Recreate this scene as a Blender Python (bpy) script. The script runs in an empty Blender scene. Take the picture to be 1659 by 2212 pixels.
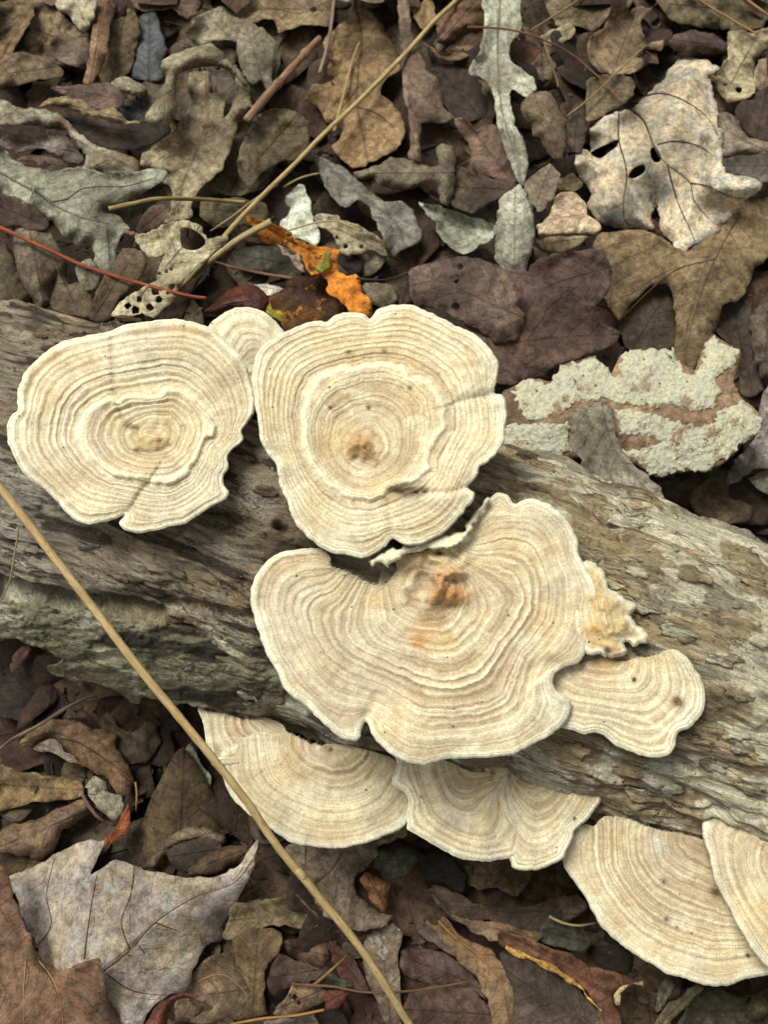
import bpy, bmesh, math, random
import numpy as np
from mathutils import Vector
from mathutils.geometry import delaunay_2d_cdt
from mathutils.bvhtree import BVHTree

SC = bpy.context.scene
COL = SC.collection
random.seed(7)
RNG = np.random.default_rng(11)
R = math.radians

# ------------------------------------------------------------------ camera
W0, H0 = 1659.0, 2212.0           # picture coordinates used for measuring
CAM_D, CAM_T, CAM_Z, FRAME_W = 0.30, R(15.0), 0.082, 0.20
cam_data = bpy.data.cameras.new('camera')
cam = bpy.data.objects.new('camera', cam_data)
COL.objects.link(cam)
cam.location = (0, -CAM_D * math.sin(CAM_T), CAM_Z + CAM_D * math.cos(CAM_T))
cam.rotation_euler = (CAM_T, 0, 0)
cam_data.sensor_fit = 'HORIZONTAL'
cam_data.sensor_width = 36.0
cam_data.lens = 36.0 * CAM_D / FRAME_W
cam_data.clip_start = 0.01
cam_data.clip_end = 60.0
cam_data.dof.use_dof = True
cam_data.dof.focus_distance = CAM_D * 0.99
cam_data.dof.aperture_fstop = 42.0
SC.camera = cam
SC.render.resolution_x, SC.render.resolution_y = 769, 1024

# ------------------------------------------------------------------ light
SUN_EL, SUN_AZ = R(60), R(-42)      # azimuth measured from +Y towards +X
world = bpy.data.worlds.new('World')
SC.world = world
world.use_nodes = True
wn, wl = world.node_tree.nodes, world.node_tree.links
wn.clear()
sky = wn.new('ShaderNodeTexSky')
sky.sky_type = 'NISHITA'
sky.sun_disc = False
sky.sun_elevation = SUN_EL
sky.sun_rotation = SUN_AZ
sky.air_density = 1.0
sky.dust_density = 4.0
hsv = wn.new('ShaderNodeHueSaturation')
hsv.inputs['Saturation'].default_value = 0.10      # light under a leafy, cloudy sky
bg = wn.new('ShaderNodeBackground')
bg.inputs['Strength'].default_value = 0.055
wo = wn.new('ShaderNodeOutputWorld')
wl.new(sky.outputs[0], hsv.inputs['Color'])
tint = wn.new('ShaderNodeMix')
tint.data_type, tint.blend_type = 'RGBA', 'MULTIPLY'
tint.inputs[0].default_value = 1.0
tint.inputs[7].default_value = (1.0, 1.0, .93, 1)     # daylight filtered by the canopy
wl.new(hsv.outputs[0], tint.inputs[6])
wl.new(tint.outputs[2], bg.inputs['Color'])
wl.new(bg.outputs[0], wo.inputs['Surface'])
sun_data = bpy.data.lights.new('sun', 'SUN')
sun_data.energy = 1.5
sun_data.angle = R(24)
sun_data.color = (1.0, 0.98, 0.91)
sun = bpy.data.objects.new('sun', sun_data)
COL.objects.link(sun)
sdir = Vector((math.sin(SUN_AZ) * math.cos(SUN_EL), math.cos(SUN_AZ) * math.cos(SUN_EL), math.sin(SUN_EL)))
sun.rotation_euler = sdir.to_track_quat('Z', 'Y').to_euler()
sun.location = sdir * 2
vs = SC.view_settings
vs.view_transform = 'Standard'
vs.look = 'None'
vs.gamma = 1.0
vs.use_curve_mapping = False
vs.exposure = 1.22

# ------------------------------------------------------------------ helpers
CT, ST = math.cos(CAM_T), math.sin(CAM_T)
CAMP = np.array(cam.location)


def rays(p):
    p = np.asarray(p, float).reshape(-1, 2)
    k = FRAME_W / W0
    dx = (p[:, 0] - W0 / 2) * k
    dy = -(p[:, 1] - H0 / 2) * k
    dz = np.full(len(p), -CAM_D)
    return np.stack([dx, dy * CT - dz * ST, dy * ST + dz * CT], 1)


def unproj(p, z):
    """picture points -> world points at height z (scalar or per point)."""
    d = rays(p)
    t = (np.asarray(z, float) - CAMP[2]) / d[:, 2]
    return CAMP + d * t[:, None]


def proj(v):
    q = np.asarray(v, float) - CAMP
    y = q[:, 1] * CT + q[:, 2] * ST
    z = -q[:, 1] * ST + q[:, 2] * CT
    k = FRAME_W / W0
    return np.stack([W0 / 2 + q[:, 0] * CAM_D / -z / k, H0 / 2 - y * CAM_D / -z / k], 1)


_perm = np.random.default_rng(3).permutation(512).astype(np.int64)
_vals = np.random.default_rng(4).uniform(-1, 1, 512)


def vnoise(x, y=None, z=None, seed=0):
    x = np.asarray(x, float)
    y = np.zeros_like(x) if y is None else np.asarray(y, float) + np.zeros_like(x)
    z = np.zeros_like(x) if z is None else np.asarray(z, float) + np.zeros_like(x)
    xi, yi, zi = np.floor(x).astype(np.int64), np.floor(y).astype(np.int64), np.floor(z).astype(np.int64)
    fx, fy, fz = x - xi, y - yi, z - zi
    fx, fy, fz = [f * f * f * (f * (f * 6 - 15) + 10) for f in (fx, fy, fz)]

    def h(a, b, c):
        return _vals[_perm[(_perm[(_perm[(a + seed * 37) & 511] + b) & 511] + c) & 511]]
    r = 0
    for a in (0, 1):
        wa = fx if a else 1 - fx
        for b in (0, 1):
            wb = fy if b else 1 - fy
            for c in (0, 1):
                wc = fz if c else 1 - fz
                r = r + wa * wb * wc * h(xi + a, yi + b, zi + c)
    return r


def fbm(x, y=None, z=None, octaves=4, seed=0, gain=0.5):
    x = np.asarray(x, float)
    r, a, f, s = 0, 1.0, 1.0, 0.0
    for i in range(octaves):
        r = r + a * vnoise(x * f, None if y is None else np.asarray(y) * f, None if z is None else np.asarray(z) * f, seed + i)
        s += a
        a *= gain
        f *= 2.03
    return r / s * 1.6


def sstep(a, b, x):
    t = np.clip((np.asarray(x, float) - a) / (b - a), 0, 1)
    return t * t * (3 - 2 * t)


def lin(c):
    c = np.asarray(c, float) / 255.0
    return np.where(c <= 0.04045, c / 12.92, ((c + 0.055) / 1.055) ** 2.4)


ALB = 0.80                           # picture colour -> surface colour


def albedo(c, k=1.0):
    return tuple(float(v) for v in np.clip(lin(c) * ALB * k, 0.003, 0.85))


CROP = {'d': (0, 0, 1.0), 'c1': (0, 0, .3362), 'c2': (549.8, 0, .3362), 'c3': (1101.2, 0, .3362),
        'c4': (0, 398.4, .3362), 'c5': (1101.2, 549.8, .3362), 'c6': (0, 1099.6, .3362),
        'c7': (0, 1654.1, .3362), 'c8': (549.8, 1654.1, .3362), 'c9': (1101.2, 1654.1, .3362),
        'cO': (478.1, 398.4, .2401), 'cM': (836.6, 478.1, .2401), 'cB': (478.1, 1792.8, .2401),
        'cR': (796.8, 1872.5, .2882), 'cL': (0, 1394.4, .2882), 'cA': (0, 637.5, .3362),
        'cU': (517.9, 637.5, .3602), 'cC': (525.9, 1043.8, .4803), 'cD': (414.3, 1474.1, .3362),
        'cF': (796.8, 1593.6, .3362), 'cH': (1195.2, 1713.1, .2795), 'cE': (1101.2, 1107.5, .3362)}


def px(crop, pts):
    ox, oy, s = CROP[crop]
    p = np.asarray(pts, float).reshape(-1, 2)
    return np.stack([ox + p[:, 0] * s, oy + p[:, 1] * s], 1)


def smooth_loop(p, step, closed=True, tension=0.5):
    """Catmull-Rom through p, resampled to about the given step."""
    p = np.asarray(p, float)
    n = len(p)
    out = []
    rng_ = range(n if closed else n - 1)
    for i in rng_:
        if closed:
            a, b, c, d = p[i - 1], p[i], p[(i + 1) % n], p[(i + 2) % n]
        else:
            a, b, c, d = p[max(i - 1, 0)], p[i], p[i + 1], p[min(i + 2, n - 1)]
        m = max(1, int(round(np.linalg.norm(c - b) / step)))
        for k in range(m):
            t = k / m
            m1, m2 = (c - a) * tension, (d - b) * tension
            out.append((2 * t**3 - 3 * t**2 + 1) * b + (t**3 - 2 * t**2 + t) * m1 + (-2 * t**3 + 3 * t**2) * c + (t**3 - t**2) * m2)
    if not closed:
        out.append(p[-1])
    return np.array(out)


def inside(pts, poly):
    x, y = pts[:, 0], pts[:, 1]
    r = np.zeros(len(pts), bool)
    a, b = poly, np.roll(poly, -1, 0)
    for (x1, y1), (x2, y2) in zip(a, b):
        if y1 == y2:
            continue
        c = ((y1 > y) != (y2 > y)) & (x < (x2 - x1) * (y - y1) / (y2 - y1) + x1)
        r ^= c
    return r


def seg_dist(pts, line, closed=False):
    """distance to a polyline, and arc position of the closest point, and side."""
    a = line if closed else line[:-1]
    b = np.roll(line, -1, 0) if closed else line[1:]
    ln = np.linalg.norm(b - a, axis=1)
    cum = np.concatenate([[0], np.cumsum(ln)])
    best = np.full(len(pts), 1e9)
    arc = np.zeros(len(pts))
    side = np.ones(len(pts))
    for i in range(len(a)):
        d = b[i] - a[i]
        L2 = max(d @ d, 1e-18)
        t = np.clip(((pts - a[i]) @ d) / L2, 0, 1)
        q = pts - (a[i] + t[:, None] * d)
        dd = np.sqrt((q * q).sum(1))
        m = dd < best
        best[m] = dd[m]
        arc[m] = (cum[i] + t * ln[i])[m]
        side[m] = np.sign(d[0] * q[:, 1] - d[1] * q[:, 0])[m]
    return best, arc, side


def tessellate(loop, step, holes=()):
    """triangles filling a loop with a jittered grid inside; returns pts, tris, n_boundary."""
    lo, hi = loop.min(0), loop.max(0)
    nx, ny = int((hi[0] - lo[0]) / step) + 2, int((hi[1] - lo[1]) / (step * .866)) + 2
    gx, gy = np.meshgrid(np.arange(nx), np.arange(ny))
    g = np.stack([lo[0] + (gx + 0.5 * (gy % 2)).ravel() * step, lo[1] + gy.ravel() * step * .866], 1)
    g += np.random.default_rng(5).uniform(-.18, .18, g.shape) * step
    g = g[inside(g, loop)]
    if len(g):
        g = g[seg_dist(g, loop, True)[0] > step * .55]
    edges = [(i, (i + 1) % len(loop)) for i in range(len(loop))]
    verts = list(loop)
    for h in holes:
        if len(g):
            g = g[~inside(g, h)]
        if len(g):
            g = g[seg_dist(g, h, True)[0] > step * .4]
        n = len(verts)
        edges += [(n + i, n + (i + 1) % len(h)) for i in range(len(h))]
        verts += list(h)
    verts += list(g)
    r = delaunay_2d_cdt([Vector((float(a), float(b))) for a, b in verts], edges, [], 0, 1e-9)
    v = np.array([(p.x, p.y) for p in r[0]])
    f = np.array([t for t in r[2] if len(t) == 3], int).reshape(-1, 3)
    c = v[f].mean(1)
    keep = inside(c, loop)
    for h in holes:
        keep &= ~inside(c, h)
    f = f[keep]
    a, b, c3 = v[f[:, 0]], v[f[:, 1]], v[f[:, 2]]
    cr = (b[:, 0] - a[:, 0]) * (c3[:, 1] - a[:, 1]) - (b[:, 1] - a[:, 1]) * (c3[:, 0] - a[:, 0])
    f[cr < 0] = f[cr < 0][:, ::-1]
    used = np.unique(f)
    m = np.full(len(v), -1)
    m[used] = np.arange(len(used))
    return v[used], m[f]


def boundary_edges(f):
    e = np.concatenate([f[:, [0, 1]], f[:, [1, 2]], f[:, [2, 0]]])
    key = np.sort(e, 1)
    _, idx, cnt = np.unique(key, axis=0, return_index=True, return_counts=True)
    return e[idx[cnt == 1]]


def adjacency_smooth(f, n, vals, it):
    e = np.unique(np.sort(np.concatenate([f[:, [0, 1]], f[:, [1, 2]], f[:, [2, 0]]]), 1), axis=0)
    deg = np.bincount(e.ravel(), minlength=n) + 1e-9
    for _ in range(it):
        s_ = np.bincount(e[:, 0], vals[e[:, 1]], n) + np.bincount(e[:, 1], vals[e[:, 0]], n)
        vals = .5 * vals + .5 * s_ / deg
    return vals


def make_mesh(name, verts, faces, mat=None, smooth=True):
    me = bpy.data.meshes.new(name)
    verts = np.asarray(verts, np.float32)
    if isinstance(faces, np.ndarray):
        n, k = faces.shape
        me.vertices.add(len(verts))
        me.vertices.foreach_set('co', verts.ravel())
        me.loops.add(n * k)
        me.loops.foreach_set('vertex_index', faces.astype(np.int32).ravel())
        me.polygons.add(n)
        me.polygons.foreach_set('loop_start', np.arange(0, n * k, k, dtype=np.int32))
    else:
        me.from_pydata([tuple(v) for v in verts], [], faces)
    if smooth:
        me.polygons.foreach_set('use_smooth', np.ones(len(me.polygons), bool))
    me.update(calc_edges=True)
    me.validate()
    if mat:
        me.materials.append(mat)
    return me


def set_color(me, rgb, name='Col'):
    a = me.attributes.new(name, 'FLOAT_COLOR', 'POINT')
    c = np.ones((len(me.vertices), 4), np.float32)
    c[:, :3] = rgb
    a.data.foreach_set('color', c.ravel())


def set_float(me, vals, name):
    a = me.attributes.new(name, 'FLOAT', 'POINT')
    a.data.foreach_set('value', np.asarray(vals, np.float32))


def set_vec(me, vals, name):
    a = me.attributes.new(name, 'FLOAT_VECTOR', 'POINT')
    a.data.foreach_set('vector', np.asarray(vals, np.float32).ravel())


def obj(name, me, parent=None, label=None, category=None, group=None, kind=None, loc=(0, 0, 0)):
    o = bpy.data.objects.new(name, me)
    COL.objects.link(o)
    o.location = loc
    if parent is not None:
        o.parent = parent
        o.location = Vector(loc)
    for k, v in (('label', label), ('category', category), ('group', group), ('kind', kind)):
        if v:
            o[k] = v
    return o


# ------------------------------------------------------------------ materials
class NT:
    def __init__(s, mat):
        s.t = mat.node_tree
        s.n = s.t.nodes
        s.l = s.t.links

    def node(s, kind, **kw):
        n = s.n.new(kind)
        for k, v in kw.items():
            setattr(n, k, v)
        return n

    def put(s, sock, v):
        if isinstance(v, bpy.types.NodeSocket):
            s.l.new(v, sock)
        elif isinstance(v, (tuple, list)):
            sock.default_value = tuple(v) + ((1.0,) if len(v) == 3 and sock.type == 'RGBA' else ())
        else:
            sock.default_value = v

    def math(s, op, a, b=None, c=None, clamp=False):
        n = s.node('ShaderNodeMath', operation=op, use_clamp=clamp)
        for i, v in enumerate((a, b, c)):
            if v is not None:
                s.put(n.inputs[i], v)
        return n.outputs[0]

    def mix(s, fac, a, b, mode='MIX'):
        n = s.node('ShaderNodeMix', data_type='RGBA', blend_type=mode)
        s.put(n.inputs[0], fac)
        s.put(n.inputs[6], a)
        s.put(n.inputs[7], b)
        return n.outputs[2]

    def noise(s, vec, scale, detail=4, rough=.55, dim='3D', lac=2.0):
        n = s.node('ShaderNodeTexNoise', noise_dimensions=dim)
        s.put(n.inputs['Vector'], vec)
        n.inputs['Scale'].default_value = scale
        n.inputs['Detail'].default_value = detail
        n.inputs['Roughness'].default_value = rough
        n.inputs['Lacunarity'].default_value = lac
        return n.outputs[0]

    def ramp(s, x, a, b, lo=0.0, hi=1.0):
        n = s.node('ShaderNodeMapRange', interpolation_type='SMOOTHSTEP')
        s.put(n.inputs[0], x)
        for i, v in enumerate((a, b, lo, hi)):
            n.inputs[1 + i].default_value = v
        return n.outputs[0]

    def attr(s, name):
        return s.node('ShaderNodeAttribute', attribute_name=name)

    def mapping(s, vec, scale=(1, 1, 1), loc=(0, 0, 0), rot=(0, 0, 0)):
        n = s.node('ShaderNodeMapping')
        s.put(n.inputs['Vector'], vec)
        n.inputs['Scale'].default_value = scale
        n.inputs['Location'].default_value = loc
        n.inputs['Rotation'].default_value = rot
        return n.outputs[0]

    def bump(s, h, dist, strength=1.0, normal=None):
        n = s.node('ShaderNodeBump')
        n.inputs['Strength'].default_value = strength
        n.inputs['Distance'].default_value = dist
        s.put(n.inputs['Height'], h)
        if normal is not None:
            s.put(n.inputs['Normal'], normal)
        return n.outputs[0]


def new_mat(name):
    m = bpy.data.materials.new(name)
    m.use_nodes = True
    t = NT(m)
    b = t.n['Principled BSDF']
    b.inputs['Roughness'].default_value = 0.85
    b.inputs['Specular IOR Level'].default_value = 0.25
    return m, t, b

# ================================================================== ground
def ground_h(x, y):
    return 0.0025 * fbm(x / .03, y / .03, octaves=3, seed=40)


mG, t, b = new_mat('shade_darkened_soil')
co = t.node('ShaderNodeTexCoord').outputs['Object']
n1 = t.noise(co, 60, 8, .65)
n2 = t.noise(co, 700, 5, .6)
c = t.mix(t.ramp(n1, .35, .65), (.012, .009, .006), (.045, .032, .02))  # soil colour darkened to put deep shade into the litter gaps
t.put(b.inputs['Base Color'], t.mix(t.ramp(n2, .55, .7), c, (.07, .05, .032)))
t.put(b.inputs['Normal'], t.bump(n2, .0012))
b.inputs['Roughness'].default_value = .95
xs = np.concatenate([-np.geomspace(40, .34, 14), np.linspace(-.3, .3, 121), np.geomspace(.34, 40, 14)])
gx, gy = np.meshgrid(xs, xs, indexing='ij')
gz = ground_h(gx, gy) * np.exp(-((gx**2 + gy**2) / .4**2) ** 2) - .001
nn = len(xs)
idx = np.arange(nn * nn).reshape(nn, nn)
gf = np.stack([idx[:-1, :-1], idx[1:, :-1], idx[1:, 1:], idx[:-1, 1:]], -1).reshape(-1, 4)
obj('ground', make_mesh('ground', np.stack([gx, gy, gz], -1).reshape(-1, 3), gf, mG), kind='structure',
    label='forest soil darkened for the shade under the leaf litter')

# ================================================================== log
mL, t, b = new_mat('weathered_wood')
col = t.attr('Col').outputs['Color']
gr = t.attr('grain').outputs['Vector']
g1 = t.noise(t.mapping(gr, (110, 900, 900)), 1.0, 6, .65)
g2 = t.noise(t.mapping(gr, (420, 900, 900)), 1.0, 5, .6)
g3 = t.noise(gr, 2600, 3, .6)
g4 = t.noise(t.mapping(gr, (750, 5200, 5200)), 1.0, 4, .7)
g5 = t.noise(t.mapping(gr, (55, 620, 620)), 1.0, 5, .62)
line = t.math('MULTIPLY', t.ramp(t.math('ABSOLUTE', t.math('SUBTRACT', g5, .5)), .004, .018, 1, 0), t.ramp(t.noise(t.mapping(gr, (40, 110, 110)), 1.0, 3, .5), .46, .58))
c = t.mix(t.ramp(g1, .3, .7), (.66, .64, .60), (1.30, 1.29, 1.26))
c = t.mix(1.0, col, c, 'MULTIPLY')
c = t.mix(t.ramp(g2, .63, .72, 0, .75), c, (.018, .015, .011))
c = t.mix(t.ramp(g3, .58, .70, 0, .45), c, (.36, .36, .30))
c = t.mix(t.ramp(t.noise(gr, 1300, 4, .7), .58, .66, 0, .55), c, (.03, .026, .02))
c = t.mix(1.0, c, t.mix(t.ramp(g4, .33, .67), (.64, .62, .59), (1.30, 1.30, 1.28)), 'MULTIPLY')
c = t.mix(t.math('MULTIPLY', line, .80), c, (.016, .013, .010))
t.put(b.inputs['Base Color'], c)
h = t.math('ADD', t.math('MULTIPLY', g1, .8), t.math('ADD', t.math('MULTIPLY', g2, .4), t.math('MULTIPLY', g4, .5)))
h = t.math('SUBTRACT', h, t.math('MULTIPLY', line, .35))
t.put(b.inputs['Normal'], t.bump(h, .0012))
b.inputs['Roughness'].default_value = .9

LOG_Z = 0.040
TOP = np.array([(-420, 620), (-150, 648), (0, 668), (120, 683), (230, 702), (450, 752), (700, 830), (950, 905), (1100, 962),
                (1250, 1020), (1480, 1108), (1659, 1195), (1850, 1290), (2080, 1400)], float)
BOT = np.array([(-420, 1190), (-150, 1270), (0, 1330), (150, 1395), (300, 1455), (450, 1525), (620, 1580), (800, 1632),
                (1000, 1690), (1200, 1748), (1400, 1800), (1659, 1870), (1850, 1925), (2080, 1990)], float)
sx = np.linspace(-400, 2060, 60)
yt, yb = np.interp(sx, TOP[:, 0], TOP[:, 1]), np.interp(sx, BOT[:, 0], BOT[:, 1])
ker = np.hanning(9)
ker /= ker.sum()
yt = np.convolve(np.pad(yt, 4, 'edge'), ker, 'valid')
yb = np.convolve(np.pad(yb, 4, 'edge'), ker, 'valid')
ct_, cb_ = yt.copy(), yb.copy()
for it_ in range(6):                      # the outline of a round log seen from above lies above its mid-height: correct for it
    pt, pb = unproj(np.stack([sx, ct_], 1), LOG_Z), unproj(np.stack([sx, cb_], 1), LOG_Z)
    axis = (pt + pb) / 2
    tan = np.gradient(axis, axis=0)
    tan /= np.linalg.norm(tan, axis=1)[:, None]
    lat = np.stack([-tan[:, 1], tan[:, 0], 0 * tan[:, 0]], 1)
    rad = np.abs(((pt - pb) * lat).sum(1)) / 2
    a_ = np.linspace(0, 2 * np.pi, 120, endpoint=False)
    cyl = axis[:, None] + rad[:, None, None] * (lat[:, None] * np.cos(a_)[None, :, None] + np.array([0, 0, 1]) * np.sin(a_)[None, :, None])
    q_ = proj(cyl.reshape(-1, 3)).reshape(len(sx), -1, 2)
    hi_, lo_ = [], []
    for x_ in sx:
        ys_ = [np.interp(x_, q_[:, j, 0], q_[:, j, 1]) for j in range(120)]
        hi_.append(min(ys_))
        lo_.append(max(ys_))
    ct_ = ct_ + .8 * (yt - np.array(hi_))
    cb_ = cb_ + .8 * (yb - np.array(lo_))
arc_s = np.concatenate([[0], np.cumsum(np.linalg.norm(np.diff(axis, axis=0), axis=1))])
LOG_LEN = arc_s[-1]



def log_frame(s):
    f = lambda a: np.stack([np.interp(s, arc_s, a[:, k]) for k in range(3)], -1)
    return f(axis), f(lat), np.interp(s, arc_s, rad)


def log_disp(s, cy, cz, p):
    """relief of the wood in metres; p = picture coordinates of the undisplaced point."""
    lump = 2.2e-3 * fbm(s / .035, cy / .025, cz / .025, 3, seed=1)
    fib1 = 1.5e-3 * fbm(s / .050, cy / .0065, cz / .0065, 4, seed=5)
    rid = 1 - np.abs(fbm(s / .030, cy / .0030, cz / .0030, 3, seed=9))
    fib2 = .8e-3 * (rid ** 3 - .4)
    crk = np.clip(1 - np.abs(fbm(s / .075, cy / .010, cz / .010, 3, seed=14)) * 7, 0, 1)
    crk = crk * sstep(-.1, .35, fbm(s / .03, cy / .02, cz / .02, 2, seed=17))
    plate = sstep(.02, .07, fbm(s / .028, cy / .010, cz / .010, 4, seed=21)) + sstep(.30, .36, fbm(s / .022, cy / .008, cz / .008, 4, seed=26))
    fine = .22e-3 * fbm(s / .004, cy / .0012, cz / .0012, 3, seed=31)
    d = lump + fib1 + fib2 - 2.2e-3 * crk + .75e-3 * plate + fine
    for line, depth, w in GROOVES:
        q, arc, _ = seg_dist(p, np.array(line, float))
        q = q + 5 * fbm(p[:, 0] / 22, p[:, 1] / 22, octaves=3, seed=33)
        d = d - depth * np.exp(-np.clip(q, 0, None) ** 2 / (2 * w * w))
    return d


GROOVES = [([(-100, 1262), (40, 1285), (120, 1296), (230, 1312), (330, 1332)], 7e-3, 15),
           ([(370, 1300), (460, 1310), (540, 1335), (640, 1400)], 3e-3, 9),
           ([(420, 1085), (505, 1120), (560, 1135)], 2.5e-3, 7),
           ([(0, 715), (60, 735), (140, 760), (200, 765)], 2.0e-3, 7),
           ([(1290, 1100), (1380, 1180), (1460, 1250), (1560, 1330)], 1.8e-3, 7),
           ([(1250, 1130), (1330, 1190), (1440, 1290)], 1.6e-3, 6),
           ([(1180, 1580), (1300, 1640), (1420, 1690), (1560, 1760)], 2.6e-3, 10),
           ([(600, 1135), (612, 1142)], 6e-3, 7)]


def wood_color(s, cy, cz, p):
    """pigment of the wood: bare tan and brown wood, grey weathering, pale lichen crust, black fungal streaks."""
    x, y = p[:, 0], p[:, 1]
    right = sstep(850, 1250, x)
    low = sstep(1230, 1330, y - .30 * (x - 200)) * (1 - right)
    a = fbm(s / .030, cy / .009, cz / .009, 5, seed=41)
    bn = fbm(s / .018, cy / .008, cz / .008, 5, seed=46)
    k = fbm(s / .040, cy / .004, cz / .004, 4, seed=51)
    w = fbm(s / .016, cy / .010, cz / .010, 5, seed=56, gain=.6)
    brown, dark, grey, green, tanc, white, pinkish = [lin(v) for v in ((112, 96, 76), (70, 60, 48), (140, 132, 116), (134, 134, 108),
                                                                      (170, 154, 122), (208, 207, 186), (148, 128, 106))]
    m = lambda A, B, f: A * (1 - f[:, None]) + B * f[:, None]
    c = m(np.broadcast_to(brown, (len(x), 3)), np.broadcast_to(tanc, (len(x), 3)), np.clip(.20 + .75 * right - .1 * low, 0, 1))
    c = m(c, dark, sstep(-.05, .5, a) * (.74 - .50 * right))
    c = m(c, pinkish, sstep(.15, .5, k) * .45)
    c = m(c, grey, sstep(.0, .38, bn) * (.7 - .3 * right))
    c = m(c, green, np.clip(low * (.45 + .5 * bn), 0, .88))
    left_top = (1 - sstep(60, 260, x)) * sstep(900, 1000, y) * (1 - sstep(1180, 1300, y))
    c = m(c, lin((158, 152, 142)), left_top * np.clip(.45 + .6 * a, 0, .85))
    c = m(c, white, sstep(.08, .22, w) * np.clip(.14 + .52 * right + .34 * low, 0, .9))
    c = m(c, lin((38, 34, 28)), sstep(.42, .56, fbm(s / .026, cy / .0045, cz / .0045, 4, seed=61)) * (.85 - .35 * right))
    return np.clip(c * ALB * 1.22, .004, .8)


NS = 760
th = np.concatenate([np.linspace(R(-25), R(205), 420, endpoint=False), np.linspace(R(205), R(335), 40, endpoint=False)])
NTH = len(th)
S, TH = np.meshgrid(np.linspace(0, LOG_LEN, NS), th, indexing='ij')
S, TH = S.ravel(), TH.ravel()
ax, la, ra = log_frame(S)
cy, cz = np.cos(TH) * ra, np.sin(TH) * ra
base = ax + la * cy[:, None] + np.array([0, 0, 1]) * cz[:, None]
pp = proj(base)
rr = ra - .0012 + log_disp(S, cy, cz, pp)
lv = ax + la * (np.cos(TH) * rr)[:, None] + np.array([0, 0, 1]) * (np.sin(TH) * rr)[:, None]
idx = np.arange(NS * NTH).reshape(NS, NTH)
nx_ = np.roll(idx, -1, 1)
lf = np.stack([idx[:-1], idx[1:], nx_[1:], nx_[:-1]], -1).reshape(-1, 4)
log_c = wood_color(S, cy, cz, pp)
log_mesh = make_mesh('fallen_log', lv, lf, mL)
set_color(log_mesh, log_c)
set_vec(log_mesh, np.stack([S, cy, cz], 1), 'grain')
LOG = obj('fallen_log', log_mesh, label='weathered grey brown rotting log lying across the leaf litter', category='log')
# end faces of the log (outside the frame), as parts
for k, name in ((0, 'cut_end'), (NS - 1, 'cut_end')):
    ring = lv[idx[k]]
    cen = ring.mean(0)
    vv = np.concatenate([ring, [cen]])
    fs = [(i, (i + 1) % NTH, NTH) if k else ((i + 1) % NTH, i, NTH) for i in range(NTH)]
    me = make_mesh(name, vv, np.array(fs), mL)
    set_color(me, np.broadcast_to(lin((120, 100, 75)) * ALB, (len(vv), 3)))
    set_vec(me, vv * np.array([.1, 1, 1]), 'grain')
    obj(name, me, LOG)

cs = (slice(None, None, 8), slice(None, None, 6))
ci = idx[cs]
cf = np.stack([ci[:-1, :-1], ci[1:, :-1], ci[1:, 1:], ci[:-1, 1:]], -1).reshape(-1, 4)
um, inv = np.unique(cf, return_inverse=True)
inv = inv.reshape(-1, 4)
LOG_BVH = BVHTree.FromPolygons([Vector(v) for v in lv[um]], [tuple(int(i) for i in f) for f in inv])


def on_log(p):
    """first hit of the view ray through picture points with the log -> world points (nan if it misses)."""
    out = []
    for d in rays(p):
        h = LOG_BVH.ray_cast(Vector(CAMP), Vector(d).normalized())
        out.append(tuple(h[0]) if h[0] is not None else (np.nan,) * 3)
    return np.array(out)


def drop_log(xy):
    out = []
    for x, y in xy:
        h = LOG_BVH.ray_cast(Vector((float(x), float(y), .5)), Vector((0, 0, -1)))
        out.append(h[0].z if h[0] is not None else np.nan)
    return np.array(out)


def close_solid(v_top, v_bot, f):
    """join an upper and a lower sheet with the same triangles along their border."""
    n = len(v_top)
    be = boundary_edges(f)
    side = np.concatenate([np.stack([be[:, 1], be[:, 0], be[:, 0] + n], 1), np.stack([be[:, 1], be[:, 0] + n, be[:, 1] + n], 1)])
    return np.concatenate([v_top, v_bot]), np.concatenate([f, f[:, ::-1] + n, side])


# the loose bark strip along the lower left of the log, with its torn edge
bp = px('c6', [(-260, 560), (-100, 572), (0, 580), (150, 602), (330, 625), (430, 655), (560, 668), (700, 700), (860, 740), (1000, 735), (1200, 760),
               (1400, 800), (1659, 840), (1800, 900), (1850, 1050), (1800, 1250), (1659, 1330), (1500, 1320), (1400, 1300), (1250, 1265), (1180, 1250),
               (1100, 1262), (1040, 1240), (960, 1215), (915, 1195), (890, 1235), (850, 1245), (815, 1210), (780, 1190), (740, 1160), (700, 1150),
               (640, 1125), (580, 1108), (500, 1100), (400, 1082), (340, 1062), (300, 1042), (312, 1008), (375, 990), (390, 952), (320, 925),
               (250, 890), (130, 845), (60, 828), (0, 835), (-120, 820), (-260, 800)])
loopP = smooth_loop(bp, 4.0)
loopP += np.stack([fbm(np.arange(len(loopP)) / 5., octaves=3, seed=s_) for s_ in (70, 71)], 1) * 4
v2, f = tessellate(loopP, 4.2)
de = seg_dist(v2, loopP, True)[0]
upper = np.array([(-300, 1280), (0, 1295), (120, 1302), (330, 1345), (600, 1400), (900, 1480)], float)
du = seg_dist(v2, upper)[0]
ds = np.clip(du / 190., 0, 1.2)
zt = .0735 - .0055 * ds - .026 * ds ** 2.0 + (v2[:, 0] / 1659) * .004
rel = 1.0e-3 * fbm(v2[:, 0] / 60, v2[:, 1] / 16, octaves=4, seed=73) + .9e-3 * sstep(.05, .12, fbm(v2[:, 0] / 70, v2[:, 1] / 24, octaves=4, seed=77)) \
    + .35e-3 * fbm(v2[:, 0] / 9, v2[:, 1] / 5, octaves=3, seed=79)
rel = rel - 2.2e-3 * np.exp(-seg_dist(v2, np.array([(340, 1418), (430, 1412), (520, 1425), (600, 1440)], float))[0] ** 2 / 120)
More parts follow.
